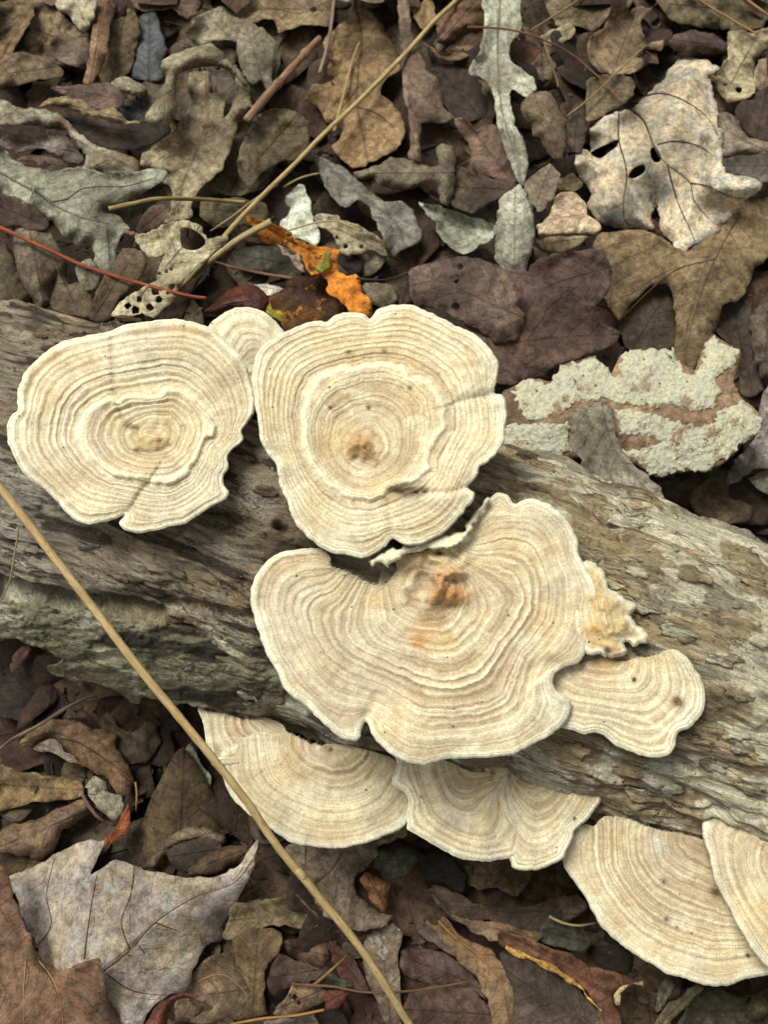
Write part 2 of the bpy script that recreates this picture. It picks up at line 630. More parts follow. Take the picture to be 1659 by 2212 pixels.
zt = zt + rel
top = unproj(v2, zt)
bot = top.copy()
bot[:, 2] -= .0012 + .0035 * sstep(0, 40, de)
bv, bf = close_solid(top, bot, f)
me = make_mesh('bark_strip', bv, bf, mL)
sc = v2 * (FRAME_W / W0)
cc = wood_color(sc[:, 0] + .02, sc[:, 1], sc[:, 1] * 0, v2)
set_color(me, np.concatenate([cc, cc * 1]))
g_ = np.stack([sc[:, 0], sc[:, 1] - .25 * sc[:, 0], zt], 1)
set_vec(me, np.concatenate([g_, g_]), 'grain')
obj('bark_strip', me, LOG, label='grey green loose bark strip with torn edge')

# bark flakes lifting off the wood
FL = [(335, 1412, 22), (440, 1385, 26), (255, 1240, 20), (470, 1290, 24), (560, 1230, 22), (600, 1010, 22), (575, 1060, 18), (380, 1235, 18),
      (120, 755, 24), (60, 705, 28), (180, 730, 18), (1290, 1085, 26), (1350, 1130, 24), (1420, 1180, 28), (1500, 1240, 26), (1560, 1300, 24),
      (1330, 1260, 20), (1400, 1310, 24), (1470, 1370, 26), (1560, 1420, 28), (1600, 1500, 24), (1580, 1580, 26), (1540, 1650, 22), (1620, 1700, 24),
      (1320, 1680, 22), (1390, 1720, 24), (1250, 1620, 20), (1450, 1700, 20), (60, 1180, 22), (30, 1120, 20), (190, 1180, 18), (100, 1220, 24),
      (1180, 1010, 22), (1230, 1040, 20), (1620, 1250, 22), (1640, 1380, 26), (1520, 1320, 18), (1140, 985, 18), (1610, 1620, 20), (1380, 1235, 18)]
for i, (fx, fy, fr) in enumerate(FL):
    rg = np.random.default_rng(500 + i)
    n = 15
    an = np.linspace(0, 2 * np.pi, n, endpoint=False)
    rd = fr * (1 + rg.uniform(-.38, .30, n))
    dirv = np.array([math.cos(.33), math.sin(.33)])
    per = np.array([-dirv[1], dirv[0]])
    q = np.stack([fx + np.cos(an) * rd * 1.55 * dirv[0] + np.sin(an) * rd * .62 * per[0], fy + np.cos(an) * rd * 1.55 * dirv[1] + np.sin(an) * rd * .62 * per[1]], 1)
    q = smooth_loop(q, 4, tension=.25)
    v2, f = tessellate(q, 6.0)
    w3 = on_log(v2)
    if np.isnan(w3).any():
        w3 = w3[~np.isnan(w3[:, 0])]
        if not len(w3):
            continue
        zf = np.full(len(v2), w3[:, 2].mean())
    else:
        zf = w3[:, 2]
    de = seg_dist(v2, q, True)[0]
    lift = rg.uniform(0, 2 * np.pi)
    tilt_ = ((v2[:, 0] - fx) * math.cos(lift) + (v2[:, 1] - fy) * math.sin(lift)) / fr
    zf = .5 * zf + .5 * zf.mean() + .0010 + .0007 * np.clip(tilt_, -1, 2) + .0006 * fbm(v2[:, 0] / 14, v2[:, 1] / 14, octaves=3, seed=90 + i)
    top = unproj(v2, zf)
    bot = top - np.array([0, 0, .0009])
    bv, bf = close_solid(top, bot, f)
    me = make_mesh('bark_flake', bv, bf, mL)
    sc = v2 * (FRAME_W / W0)
    cc = wood_color(sc[:, 0] + i * .1, sc[:, 1], sc[:, 1] * 0 + i, v2) * rg.uniform(.85, 1.35)
    set_color(me, np.concatenate([cc, cc]))
    g_ = np.stack([sc[:, 0], sc[:, 1] - .33 * sc[:, 0], 0 * zf + i], 1)
    set_vec(me, np.concatenate([g_, g_]), 'grain')
    obj('bark_flake', me, LOG)

# ================================================================== bracket fungi
mF, t, b = new_mat('velvety_fungus')
col = t.attr('Col').outputs['Color']
pol = t.attr('pol').outputs['Vector']
co = t.node('ShaderNodeTexCoord').outputs['Object']
fib = t.noise(pol, 1.0, 5, .7)
fz = t.noise(co, 2600, 4, .65)
gn = t.node('ShaderNodeTexNoise', noise_dimensions='1D')
t.put(gn.inputs['W'], t.math('ADD', t.math('MULTIPLY', t.attr('growth').outputs['Fac'], 1.0), t.math('MULTIPLY', t.noise(co, 900, 3, .6), .55)))
gn.inputs['Scale'].default_value = 1.35
gn.inputs['Detail'].default_value = 2.0
gb = gn.outputs[0]
mid = t.noise(co, 420, 5, .6)
c = t.mix(t.ramp(fib, .28, .72), (.91, .90, .88), (1.08, 1.08, 1.08))
c = t.mix(1.0, col, c, 'MULTIPLY')
c = t.mix(1.0, c, t.mix(t.ramp(gb, .32, .62), (.80, .765, .72), (1.08, 1.08, 1.08)), 'MULTIPLY')
c = t.mix(1.0, c, t.mix(t.ramp(fz, .3, .7), (.76, .73, .69), (1.14, 1.14, 1.14)), 'MULTIPLY')
c = t.mix(1.0, c, t.mix(t.ramp(mid, .32, .68), (.88, .86, .83), (1.08, 1.08, 1.07)), 'MULTIPLY')
vo = t.node('ShaderNodeTexVoronoi', feature='F1')
t.put(vo.inputs['Vector'], co)
vo.inputs['Scale'].default_value = 210
vo.inputs['Randomness'].default_value = 1.0
wn_ = t.node('ShaderNodeTexWhiteNoise', noise_dimensions='3D')
t.put(wn_.inputs['Vector'], vo.outputs['Position'])
sel = t.math('GREATER_THAN', wn_.outputs['Value'], .68)
dot = t.math('MULTIPLY', t.ramp(vo.outputs['Distance'], .055, .085, 1, 0), sel)
c = t.mix(t.math('MULTIPLY', dot, .8), c, (.05, .032, .02))
t.put(b.inputs['Base Color'], c)
h = t.math('ADD', t.math('ADD', t.math('MULTIPLY', fib, .5), t.math('MULTIPLY', gb, .7)), t.math('ADD', t.math('MULTIPLY', fz, .45), t.math('MULTIPLY', mid, .6)))
t.put(b.inputs['Normal'], t.bump(h, .00042))
b.inputs['Roughness'].default_value = .95
b.inputs['Specular IOR Level'].default_value = .1
b.inputs['Sheen Weight'].default_value = .25
b.inputs['Sheen Roughness'].default_value = .6
b.inputs['Subsurface Weight'].default_value = .0
b.inputs['Subsurface Radius'].default_value = (.0016, .0012, .0007)
b.inputs['Subsurface Scale'].default_value = 1.0

CREAM, BEIGE, TANF, GREYF, MARG, OCH, ORNG, BRWN = [lin(v) for v in ((246, 238, 208), (221, 208, 176), (190, 169, 135), (214, 206, 186),
                                                                     (247, 247, 222), (226, 200, 140), (214, 158, 86), (86, 62, 44))]


def M(A, B, f):
    f = np.asarray(f)[:, None]
    return A * (1 - f) + B * f


def fungus_cap(name, parent, p, centre, z0, seed, rear=None, prof=((0, 0), (1, 0)), slope=(0, 0), ring=None, ring_h=1.1e-3,
               grooves=(), stains=(), lumps=(), wave=1.0e-3, thick=3.0e-3, edge_t=1.0e-3, warm=0.0, nb=1.0, steps=(), step=.42e-3,
               edge_col=None, ruffle=.5, **kw):
    k = FRAME_W / W0
    zl = z0
    loop = smooth_loop(unproj(p, zl)[:, :2], .5e-3)
    a_ = np.arange(len(loop)) * .5
    loop += np.stack([fbm(a_ / 1.6, octaves=3, seed=seed + s_) for s_ in (1, 2)], 1) * ruffle * .32e-3
    v2, f = tessellate(loop, step)
    cen = unproj(centre, zl)[:, :2]
    cen = cen if len(cen) > 1 else np.concatenate([cen, cen + 1e-6])
    if rear is not None:
        rl = unproj(rear, zl)[:, :2]
        rd = seg_dist(loop, rl)[0]
        mloop = loop[rd > 2.2e-3]
        rdist = seg_dist(v2, rl)[0]
    else:
        mloop = loop
        rdist = np.full(len(v2), 1.0)
    # softened distance to the growing margin
    de = np.full(len(v2), 1e9)
    for i in range(0, len(v2), 4000):
        q = v2[i:i + 4000]
        d = np.sqrt(((q[:, None] - mloop[None]) ** 2).sum(-1)) + 1e-6
        de[i:i + 4000] = d.min(1)
    db = seg_dist(v2, loop, True)[0]
    dc = seg_dist(v2, cen)[0]
    if ring is not None:
        rp = smooth_loop(unproj(ring, zl)[:, :2], .6e-3)
        rp += np.stack([fbm(np.arange(len(rp)) / 4., octaves=3, seed=seed + s_) for s_ in (5, 6)], 1) * .4e-3
        rin = inside(v2, rp)
        dr = seg_dist(v2, rp, True)[0]
        tt = np.where(rin, .5 * dc / (dc + dr), .5 + .5 * dr / (dr + de))
    else:
        tt = dc / (dc + de)
    ts = adjacency_smooth(f, len(v2), tt.copy(), 260)
    wsm = sstep(.8e-3, 4.5e-3, de) * sstep(.5e-3, 3e-3, dc)
    if ring is not None:
        wsm = wsm * sstep(.6e-3, 3e-3, dr)
    tt = tt * (1 - wsm) + ts * wsm
    c0 = cen.mean(0)
    q = v2 - c0
    ang = np.arctan2(q[:, 1], q[:, 0])
    X, Y = v2[:, 0], v2[:, 1]
    wob = .016 * fbm(X / .014, Y / .014, octaves=2, seed=seed + 11) + .009 * fbm(X / .0028, Y / .0028, octaves=3, seed=seed + 13)
    L = np.percentile(dc + de, 60)
    s_mm = (tt + wob * np.clip(1.4 - tt, .3, 1)) * L * 1000 * nb          # growth coordinate in mm
    ph = s_mm / 1.9 + .8 * vnoise(s_mm / 4.5, seed=seed + 19)
    loc_ = np.clip(.75 + .55 * fbm(X / .012, Y / .012, octaves=2, seed=seed + 15), .55, 1.2)      # bands fade in and out along their length
    bw = .62 * np.sin(2 * np.pi * ph) * (.55 + .6 * vnoise(s_mm / 3.1 + 3.3, seed=seed + 22)) + .55 * vnoise(s_mm / 2.6, seed=seed + 23) + .35 * vnoise(s_mm / .8, seed=seed + 25)
    bw = np.clip(bw * 1.55 * loc_, -1, 1)
    hair = np.exp(-(vnoise(s_mm / 1.25 + 7.3, seed=seed + 27) / .13) ** 2) * loc_
    pr = np.array(prof, float)
    z = z0 + np.interp(tt, pr[:, 0], pr[:, 1]) * 1e-3 + slope[0] * q[:, 0] + slope[1] * q[:, 1]
    z = z + wave * (fbm(X / .020, Y / .020, octaves=2, seed=seed + 31) * (.4 + tt) +
                    1.1 * tt ** 3 * fbm(np.cos(ang) * 2.6, np.sin(ang) * 2.6, octaves=2, seed=seed + 33))
    ridge = (.36e-3 * bw - .12e-3 * hair) * sstep(.02, .2, tt) * (1 - .5 * sstep(.9, 1, tt))
    z = z + ridge + .12e-3 * fbm(X / .0022, Y / .0022, octaves=3, seed=seed + 35)
    c = M(np.broadcast_to(BEIGE, (len(v2), 3)), CREAM, sstep(.0, .75, bw))
    c = M(c, TANF, sstep(.0, .8, -bw) * (.85 - .25 * tt))
    c = M(c, lin((180, 154, 122)), hair * .42 * sstep(.08, .3, tt))
    c = M(c, lin((206, 192, 178)), .30 * sstep(.1, .6, fbm(X / .019, Y / .019, octaves=2, seed=seed + 40)))
    c = M(c, GREYF, .55 * sstep(-.1, .5, fbm(X / .016, Y / .016, octaves=3, seed=seed + 41)) * sstep(.3, .8, tt))
    c = M(c, OCH, np.clip(warm + .28 * sstep(.05, .55, fbm(X / .013, Y / .013, octaves=3, seed=seed + 43)), 0, .8))
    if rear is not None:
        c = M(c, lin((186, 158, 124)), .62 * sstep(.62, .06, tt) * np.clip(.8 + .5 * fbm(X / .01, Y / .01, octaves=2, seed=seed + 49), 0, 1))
    c = M(c, CREAM, .42 * sstep(.2, .6, fbm(X / .006, Y / .006, octaves=3, seed=seed + 45)))
    mw = 1 + .6 * fbm(X / .010, Y / .010, octaves=2, seed=seed + 47)
    c = M(c, MARG, sstep(2.4e-3, .5e-3, de * mw) * .8)
    if ring is not None:
        rim = np.exp(-(dr / 1.1e-3) ** 2)
        z = z + np.where(rin, ring_h * sstep(0, .9e-3, dr) + .5e-3 * np.exp(-((dr - 1.2e-3) / 1.0e-3) ** 2), 0)
        c = M(c, CREAM * 1.08, np.where(rin, np.exp(-((dr - .9e-3) / 1.3e-3) ** 2), rim * .3) * .9)
    for g in grooves:
        gl = unproj(g[0], zl)[:, :2]
        gd = seg_dist(v2, gl)[0]
        w = g[2]
        z = z - g[1] * np.exp(-(gd / w) ** 2)
        if len(g) > 3:
            c = M(c, g[3], g[4] * np.exp(-(gd / w) ** 2) * np.clip(.75 + .6 * fbm(X / .0015, Y / .0015, octaves=2, seed=seed + 51), 0, 1))
    for sp in steps:                                     # one lobe edge lying over the next
        gl = unproj(sp[0], zl)[:, :2]
        gd, ga, gs = seg_dist(v2, gl)
        fade = sstep(0, 4e-3, ga) * np.exp(-np.clip(gd - .001, 0, None) / sp[2])
        z = z + np.where(gs * sp[3] > 0, sp[1], -sp[1] * .4) * fade * sstep(0, .5e-3, gd)
        c = M(c, CREAM * 1.05, np.where(gs * sp[3] > 0, .7, 0) * np.exp(-(gd / 1.2e-3) ** 2))
    for lx, ly, lr, lh, lc, la_ in lumps:
        ld = np.sqrt(((v2 - unproj([(lx, ly)], zl)[0, :2]) ** 2).sum(1)) / (lr * k)
        nz = fbm(X / .0035, Y / .0035, octaves=3, seed=seed + 61)
        e = np.exp(-ld ** 2) * np.clip(.8 + 1.1 * nz, 0, 2)
        z = z + lh * e
        c = M(c, lc, np.clip(e * la_, 0, .95))
    for lx, ly, lr, lc, la_ in stains:
        ld = np.sqrt(((v2 - unproj([(lx, ly)], zl)[0, :2]) ** 2).sum(1)) / (lr * k)
        e = np.exp(-ld ** 2) * np.clip(.7 + 1.2 * fbm(X / .004, Y / .004, octaves=4, seed=seed + 71), 0, 1.4)
        c = M(c, lc, np.clip(e * la_, 0, .95))
    # rounded margin
    e = np.clip(de / 1.1e-3, 0, 1)
    z = z - .7e-3 * (1 - np.sqrt(np.clip(1 - (1 - e) ** 2, 0, 1)))
    pxs = proj(np.column_stack([v2, np.full(len(v2), zl)]))
    top = unproj(pxs, z)
    thk = edge_t + (thick - edge_t) * sstep(0, .9, 1 - tt) + .2e-3 * fbm(X / .004, Y / .004, octaves=2, seed=seed + 81)
    thk = edge_t * .45 + (thk - edge_t * .45) * np.sqrt(np.clip(db / 1.6e-3, 0, 1))
    bot = top.copy()
    bot[:, 2] -= thk
    bv, bf = close_solid(top, bot, f)
    me = make_mesh(name, bv, bf, mF)
    cb = np.broadcast_to(edge_col if edge_col is not None else lin((236, 214, 160)), (len(v2), 3))
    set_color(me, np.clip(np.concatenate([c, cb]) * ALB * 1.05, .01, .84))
    pv = np.stack([np.cos(ang) * 26, np.sin(ang) * 26, dc * 260 + seed], 1)
    set_vec(me, np.concatenate([pv, pv]), 'pol')
    set_float(me, np.concatenate([s_mm + seed, s_mm * 0 + seed]), 'growth')
    # velvet: short pale hairs lying outwards over the cap, longer along the torn rear edge
    rg = np.random.default_rng(seed)
    n_h = int(min(4200, len(v2) * .22))
    w_ = np.where((tt > .04) & (tt < .97), .35 + np.clip(bw, 0, 1), 0) + 5.0 * (rdist < .9e-3)
    ii = rg.choice(len(v2), n_h, p=w_ / w_.sum())
    th_ = ang[ii] + rg.normal(0, .5, n_h) + np.where(rdist[ii] < .9e-3, np.pi, 0)
    el = rg.uniform(.15, .75, n_h)
    ln_ = rg.uniform(.35e-3, .95e-3, n_h) * np.where(rdist[ii] < .9e-3, 1.5, 1)
    d_ = np.stack([np.cos(th_) * np.cos(el), np.sin(th_) * np.cos(el), np.sin(el)], 1)
    s_ = np.stack([-np.sin(th_), np.cos(th_), 0 * th_], 1) * .045e-3
    b0 = top[ii] + np.column_stack([rg.uniform(-.2e-3, .2e-3, (n_h, 2)), np.full(n_h, -.03e-3)])
    hv = np.stack([b0 - s_, b0 + s_, b0 + d_ * ln_[:, None]], 1).reshape(-1, 3)
    hm = make_mesh('hairs', hv, np.arange(3 * n_h).reshape(-1, 3), mF)
    set_color(hm, np.clip(np.repeat(M(c[ii], MARG, np.full(n_h, .55)), 3, 0) * ALB * 1.08, .01, .84))
    set_vec(hm, np.repeat(pv[ii], 3, 0), 'pol')
    set_float(hm, np.full(3 * n_h, seed + .0), 'growth')
    return me, top, hm


def stub(parent, centre, ztop, r0, r1, seed, depth=.004):
    """the tapering foot by which a cap sits on the wood."""
    c = unproj([centre], ztop)[0]
    zl = drop_log([c[:2]])[0]
    zl = (LOG_Z if np.isnan(zl) else zl) - depth
    n, m = 28, 9
    vv, ff = [], []
    for j in range(m):
        u = j / (m - 1)
        for i in range(n):
            a = 2 * math.pi * i / n
            r = (r0 * (1 - u) + r1 * u) * (1 - .25 * math.sin(math.pi * u)) * (1 + .16 * math.sin(3 * a + seed) + .08 * math.sin(7 * a + 2 * seed + 3 * u))
            vv.append((c[0] + math.cos(a) * r, c[1] + math.sin(a) * r, ztop * (1 - u) + zl * u))
    for j in range(m - 1):
        for i in range(n):
            a, b_ = j * n + i, j * n + (i + 1) % n
            ff.append((a, a + n, b_ + n, b_))
    ff.append(tuple(range(n)))
    ff.append(tuple(range((m - 1) * n, m * n))[::-1])
    me = make_mesh('foot', vv, ff, mF)
    set_color(me, np.broadcast_to(lin((220, 200, 160)) * ALB, (len(vv), 3)))
    set_vec(me, np.array(vv) * 500, 'pol')
    return obj('foot', me, parent)


def bracket(p, label, category='fungus', foot=None, part=False, **kw):
    me, top, info = fungus_cap('bracket_fungus', None, p, **kw)
    o = obj('bracket_fungus', me, label=label, category=category, group='bracket fungi on the log')
    obj('hairs', info, o, kind='stuff')
    if foot:
        stub(o, *foot)
    return o, top, info


T_ = dict()
# A: rosette at the left
pA = px('cA', [(45, 870), (52, 810), (75, 770), (115, 738), (110, 665), (125, 580), (160, 500), (220, 430), (300, 360), (400, 300), (540, 262), (680, 240), (800, 195),
               (960, 170), (1110, 155), (1230, 172), (1330, 205), (1430, 275), (1490, 340), (1560, 410), (1600, 500), (1625, 600), (1640, 690), (1625, 770),
               (1580, 830), (1552, 880), (1560, 930), (1500, 985), (1458, 1040), (1468, 1110), (1435, 1160), (1440, 1225), (1468, 1265), (1450, 1310),
               (1370, 1350), (1270, 1410), (1180, 1470), (1080, 1490), (1000, 1510), (920, 1526), (850, 1522), (790, 1500), (765, 1460), (795, 1415),
               (730, 1440), (650, 1460), (570, 1470), (480, 1445), (400, 1375), (350, 1310), (270, 1235), (190, 1180), (130, 1110), (80, 1010), (50, 940)])
rA = px('cA', [(490, 930), (500, 830), (540, 760), (610, 690), (700, 655), (760, 665), (830, 640), (940, 650), (1020, 630), (1080, 600), (1180, 610), (1290, 690),
               (1370, 790), (1405, 860), (1380, 910), (1310, 935), (1300, 1010), (1240, 1100), (1170, 1190), (1060, 1230), (950, 1200), (840, 1190), (740, 1180),
               (640, 1120), (560, 1030)])
bracket(pA, 'round cream bracket fungus with a notched edge beside the lacy leaf', centre=px('cA', [(940, 880), (1040, 890)]), z0=.0985, seed=100,
        ring=rA, prof=((0, -3.0), (.2, -2.2), (.5, -.2), (.75, .3), (1, .2)), slope=(0, .02), thick=4e-3,
        grooves=[(px('cA', [(880, 860), (800, 815), (770, 740), (735, 620), (715, 430), (715, 280)]), .55e-3, .7e-3, BRWN * 1.8, .35),
                 (px('cA', [(950, 1180), (880, 1290), (800, 1420)]), .9e-3, 1.0e-3, TANF, .3),
                 (px('cA', [(880, 1000), (990, 1010), (1090, 970)]), .8e-3, .6e-3, BRWN, .6),
                 (px('cA', [(820, 850), (880, 870)]), .8e-3, .7e-3, BRWN, .6)],
        steps=[(px('cA', [(800, 1430), (880, 1290), (950, 1190)]), .7e-3, 5e-3, 1)],
        lumps=[(340, 940, 26, 1.8e-3, lin((236, 206, 150)), .8), (305, 955, 14, .6e-3, OCH, .5)],
        foot=((336, 940), .0945, .0105, .0125, 1.0))
# S: small cap behind A and B
pS = px('d', [(446, 716), (462, 692), (490, 672), (520, 664), (555, 668), (585, 685), (606, 708), (622, 740), (628, 790), (600, 850), (560, 868), (520, 830), (490, 780), (460, 740)])
bracket(pS, 'small half-hidden cream bracket fungus tucked behind the two round caps', centre=px('d', [(565, 850)]), z0=.078, seed=130,
        prof=((0, 0), (1, .6)), rear=px('d', [(600, 850), (560, 868), (520, 830), (490, 790)]), slope=(0, -.10), foot=((568, 835), .0765, .0065, .008, 2.0), nb=1.0)
# B: top centre
pB = px('cU', [(72, 480), (85, 400), (125, 310), (190, 265), (300, 210), (400, 165), (470, 155), (520, 160), (560, 130), (640, 105), (740, 115), (782, 140), (830, 85),
               (920, 60), (1020, 60), (1120, 95), (1230, 150), (1320, 195), (1400, 230), (1480, 300), (1540, 380), (1556, 440), (1538, 520), (1530, 588), (1580, 608),
               (1602, 700), (1590, 800), (1575, 900), (1500, 990), (1438, 1030), (1420, 1090), (1365, 1152), (1408, 1185), (1390, 1240), (1320, 1330), (1260, 1390),
               (1200, 1440), (1100, 1490), (1000, 1500), (918, 1462), (870, 1510), (760, 1572), (650, 1560), (530, 1540), (430, 1470), (350, 1390), (305, 1310),
               (290, 1240), (240, 1150), (230, 1080), (215, 1010), (150, 930), (120, 850), (105, 740), (85, 620), (75, 540)])
rB = px('cU', [(360, 760), (375, 650), (400, 570), (450, 500), (560, 440), (700, 420), (850, 405), (960, 415), (1020, 450), (1040, 490), (1110, 485), (1200, 560),
               (1250, 680), (1240, 800), (1190, 880), (1150, 960), (1140, 1060), (1060, 1130), (960, 1150), (860, 1210), (760, 1240), (620, 1220), (500, 1130), (420, 1020), (375, 890)])
bracket(pB, 'tall round cream bracket fungus with a slit, overlapping the largest cap', centre=px('cU', [(700, 940), (770, 980)]), z0=.1015, seed=160, ring=rB, ring_h=.9e-3,
        prof=((0, -4.0), (.2, -2.6), (.5, -.2), (.8, .4), (1, .0)), slope=(0, .05), thick=4.5e-3, warm=.10,
        grooves=[(px('cU', [(910, 1170), (1000, 1190), (1110, 1185)]), 1.9e-3, 1.1e-3, BRWN, .95),
                 (px('cU', [(1110, 1185), (1250, 1190), (1370, 1152)]), 1.0e-3, .8e-3, TANF, .4),
                 (px('cU', [(890, 1230), (900, 1380), (918, 1462)]), .5e-3, .8e-3, TANF, .3),
                 (px('cU', [(782, 140), (790, 215)]), .6e-3, 1.0e-3),
                 (px('cU', [(1530, 588), (1400, 610), (1290, 640)]), .8e-3, 1.2e-3),
                 (px('cU', [(820, 1030), (830, 1000)]), .8e-3, .45e-3, BRWN * .5, .9)],
        steps=[(px('cU', [(1365, 1152), (1250, 1190), (1130, 1190)]), .9e-3, 5e-3, 1), (px('cU', [(1530, 588), (1400, 610), (1300, 640)]), .5e-3, 5e-3, -1)],
        lumps=[(772, 968, 34, 2.0e-3, lin((206, 164, 110)), .9), (800, 1000, 16, .9e-3, ORNG, .6), (788, 955, 7, .5e-3, ORNG, .9)],
        stains=[(885, 838, 5, BRWN * .5, 1.6), (753, 762, 5, BRWN * .8, 1.4), (830, 759, 5, ORNG * .5, 1.2), (796, 881, 4, BRWN, 1.4), (714, 881, 3.5, BRWN, 1.4), (830, 1050, 30, OCH, .6), (880, 1068, 22, BRWN * 2, .5), (810, 980, 60, TANF, .4)],
        foot=((785, 985), .0975, .0115, .0145, 3.0))
# C: the largest cap
pC = px('cC', [(130, 330), (200, 303), (300, 293), (365, 305), (395, 335), (388, 372), (430, 388), (480, 408), (540, 440), (610, 462), (655, 442), (682, 402), (690, 365), (680, 340),
               (740, 320), (850, 290), (950, 268), (985, 235), (1040, 150), (1090, 80), (1140, 42), (1190, 55), (1222, 92), (1270, 70), (1350, 85), (1420, 130),
               (1470, 190), (1505, 260), (1508, 320), (1540, 380), (1580, 450), (1587, 530), (1565, 620), (1550, 720), (1515, 800), (1440, 830), (1395, 868),
               (1405, 930), (1460, 965), (1472, 1020), (1440, 1080), (1380, 1130), (1300, 1175), (1200, 1222), (1100, 1230), (1000, 1240), (900, 1240), (850, 1258), (800, 1266),
               (720, 1250), (650, 1205), (590, 1150), (562, 1090), (545, 1072), (530, 1110), (525, 1145), (500, 1160), (430, 1140), (360, 1080), (310, 1030), (240, 970),
               (180, 920), (150, 850), (100, 760), (70, 680), (45, 600), (30, 500), (50, 430), (90, 370)])
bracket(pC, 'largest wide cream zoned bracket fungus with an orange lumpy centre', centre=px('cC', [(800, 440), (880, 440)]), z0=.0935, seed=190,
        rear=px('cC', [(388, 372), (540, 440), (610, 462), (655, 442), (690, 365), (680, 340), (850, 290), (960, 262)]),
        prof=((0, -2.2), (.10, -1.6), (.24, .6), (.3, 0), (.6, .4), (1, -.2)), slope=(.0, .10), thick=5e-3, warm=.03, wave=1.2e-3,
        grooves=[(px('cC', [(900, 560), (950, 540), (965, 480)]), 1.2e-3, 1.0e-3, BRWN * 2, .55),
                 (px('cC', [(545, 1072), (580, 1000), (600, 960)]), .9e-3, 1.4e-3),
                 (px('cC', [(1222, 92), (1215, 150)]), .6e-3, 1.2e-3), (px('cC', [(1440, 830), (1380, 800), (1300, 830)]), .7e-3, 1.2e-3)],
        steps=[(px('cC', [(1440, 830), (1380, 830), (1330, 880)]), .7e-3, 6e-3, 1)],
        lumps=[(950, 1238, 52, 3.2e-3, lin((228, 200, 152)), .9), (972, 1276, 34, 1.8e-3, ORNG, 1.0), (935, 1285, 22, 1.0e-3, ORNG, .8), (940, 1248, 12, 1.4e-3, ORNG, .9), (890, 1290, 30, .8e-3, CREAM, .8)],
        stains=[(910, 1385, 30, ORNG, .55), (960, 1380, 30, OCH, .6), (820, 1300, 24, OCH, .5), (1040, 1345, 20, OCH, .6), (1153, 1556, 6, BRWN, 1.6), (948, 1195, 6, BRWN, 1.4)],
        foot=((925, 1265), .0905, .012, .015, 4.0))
# the pale torn rim joining B and C
pT = px('cC', [(560, 345), (600, 322), (660, 300), (720, 285), (800, 265), (870, 245), (920, 228), (985, 225), (1000, 195), (1040, 140), (1085, 78), (1105, 72), (1060, 150),
               (1015, 215), (990, 262), (940, 282), (860, 292), (780, 300), (720, 318), (690, 345), (650, 368), (620, 350), (590, 360), (575, 375)])
bracket(pT, 'narrow pale green torn fungus rim wedged between the tall round cap and the largest cap', centre=px('cC', [(620, 335), (990, 240)]), z0=.0985, seed=205,
        prof=((0, .3), (1, -.2)), thick=6e-3, edge_t=1.6e-3, wave=1.0e-3, edge_col=lin((232, 228, 180)), ruffle=1.6,
        stains=[(800, 1190, 60, lin((236, 236, 196)), .8), (1000, 1150, 40, lin((236, 236, 196)), .8)])
# E: right-hand cap under C
pE = px('cE', [(120, 1120), (200, 1040), (330, 990), (470, 960), (600, 925), (700, 955), (800, 935), (900, 922), (1000, 890), (1060, 880), (1130, 920), (1190, 1000), (1240, 1090),
               (1256, 1180), (1245, 1270), (1200, 1340), (1150, 1385), (1085, 1408), (1066, 1450), (1060, 1500), (1020, 1555), (950, 1572), (850, 1560), (740, 1520),
               (680, 1490), (600, 1432), (530, 1412), (480, 1424), (420, 1402), (340, 1382), (250, 1350), (150, 1280)])
bracket(pE, 'yellowish cream bracket fungus with a scalloped edge beside the largest cap', centre=px('cE', [(420, 860), (800, 830)]), z0=.0865, seed=220,
        rear=px('cE', [(120, 1120), (200, 1040), (330, 990), (600, 930), (900, 920), (1020, 885)]), prof=((0, 1.0), (.5, .5), (1, -.6)), slope=(.02, .06), thick=5e-3, warm=.22,
        stains=[(1465, 1515, 12, BRWN * 1.6, 1.0), (1370, 1468, 4, BRWN * .6, 1.6), (1300, 1420, 24, ORNG, .5)],
        steps=[(px('cE', [(1080, 1410), (1000, 1390), (930, 1360)]), .5e-3, 4e-3, 1)],
        foot=((1330, 1440), .083, .008, .010, 5.0))
# Y: yellow lumpy young fungus
pY = px('cE', [(430, 420), (470, 330), (510, 312), (560, 345), (610, 410), (640, 490), (690, 510), (740, 555), (800, 590), (812, 620), (780, 650), (800, 700), (842, 730),
               (882, 780), (862, 832), (800, 852), (725, 842), (742, 900), (640, 932), (560, 905), (480, 900), (420, 800), (400, 600)])
bracket(pY, 'yellow lumpy knot of young fungus growing out behind the largest cap', centre=px('cE', [(600, 560), (650, 760)]), z0=.0915, seed=240, prof=((0, 1.6), (.6, .6), (1, -1.0)),
        slope=(-.03, .0), thick=5e-3, warm=.80, wave=.9e-3, ruffle=1.5,
        lumps=[(1290, 1290, 14, 2.2e-3, OCH, .8), (1310, 1330, 18, 2.4e-3, CREAM, .4), (1345, 1345, 12, 2.0e-3, OCH, .8), (1300, 1310, 9, 1.8e-3, OCH, .8), (1325, 1300, 9, 1.8e-3, OCH, .8), (1330, 1370, 18, 1.5e-3, OCH, .8), (1360, 1320, 10, 1.3e-3, OCH, .9), (1375, 1365, 14, 1.2e-3, OCH, .7),
               (1290, 1250, 12, .9e-3, OCH, .8), (1285, 1360, 14, 1.0e-3, ORNG, .5), (1330, 1405, 14, .8e-3, ORNG, .5)],
        stains=[(1313, 1405, 6, BRWN, 1.4)], foot=((1310, 1330), .089, .005, .007, 6.0))
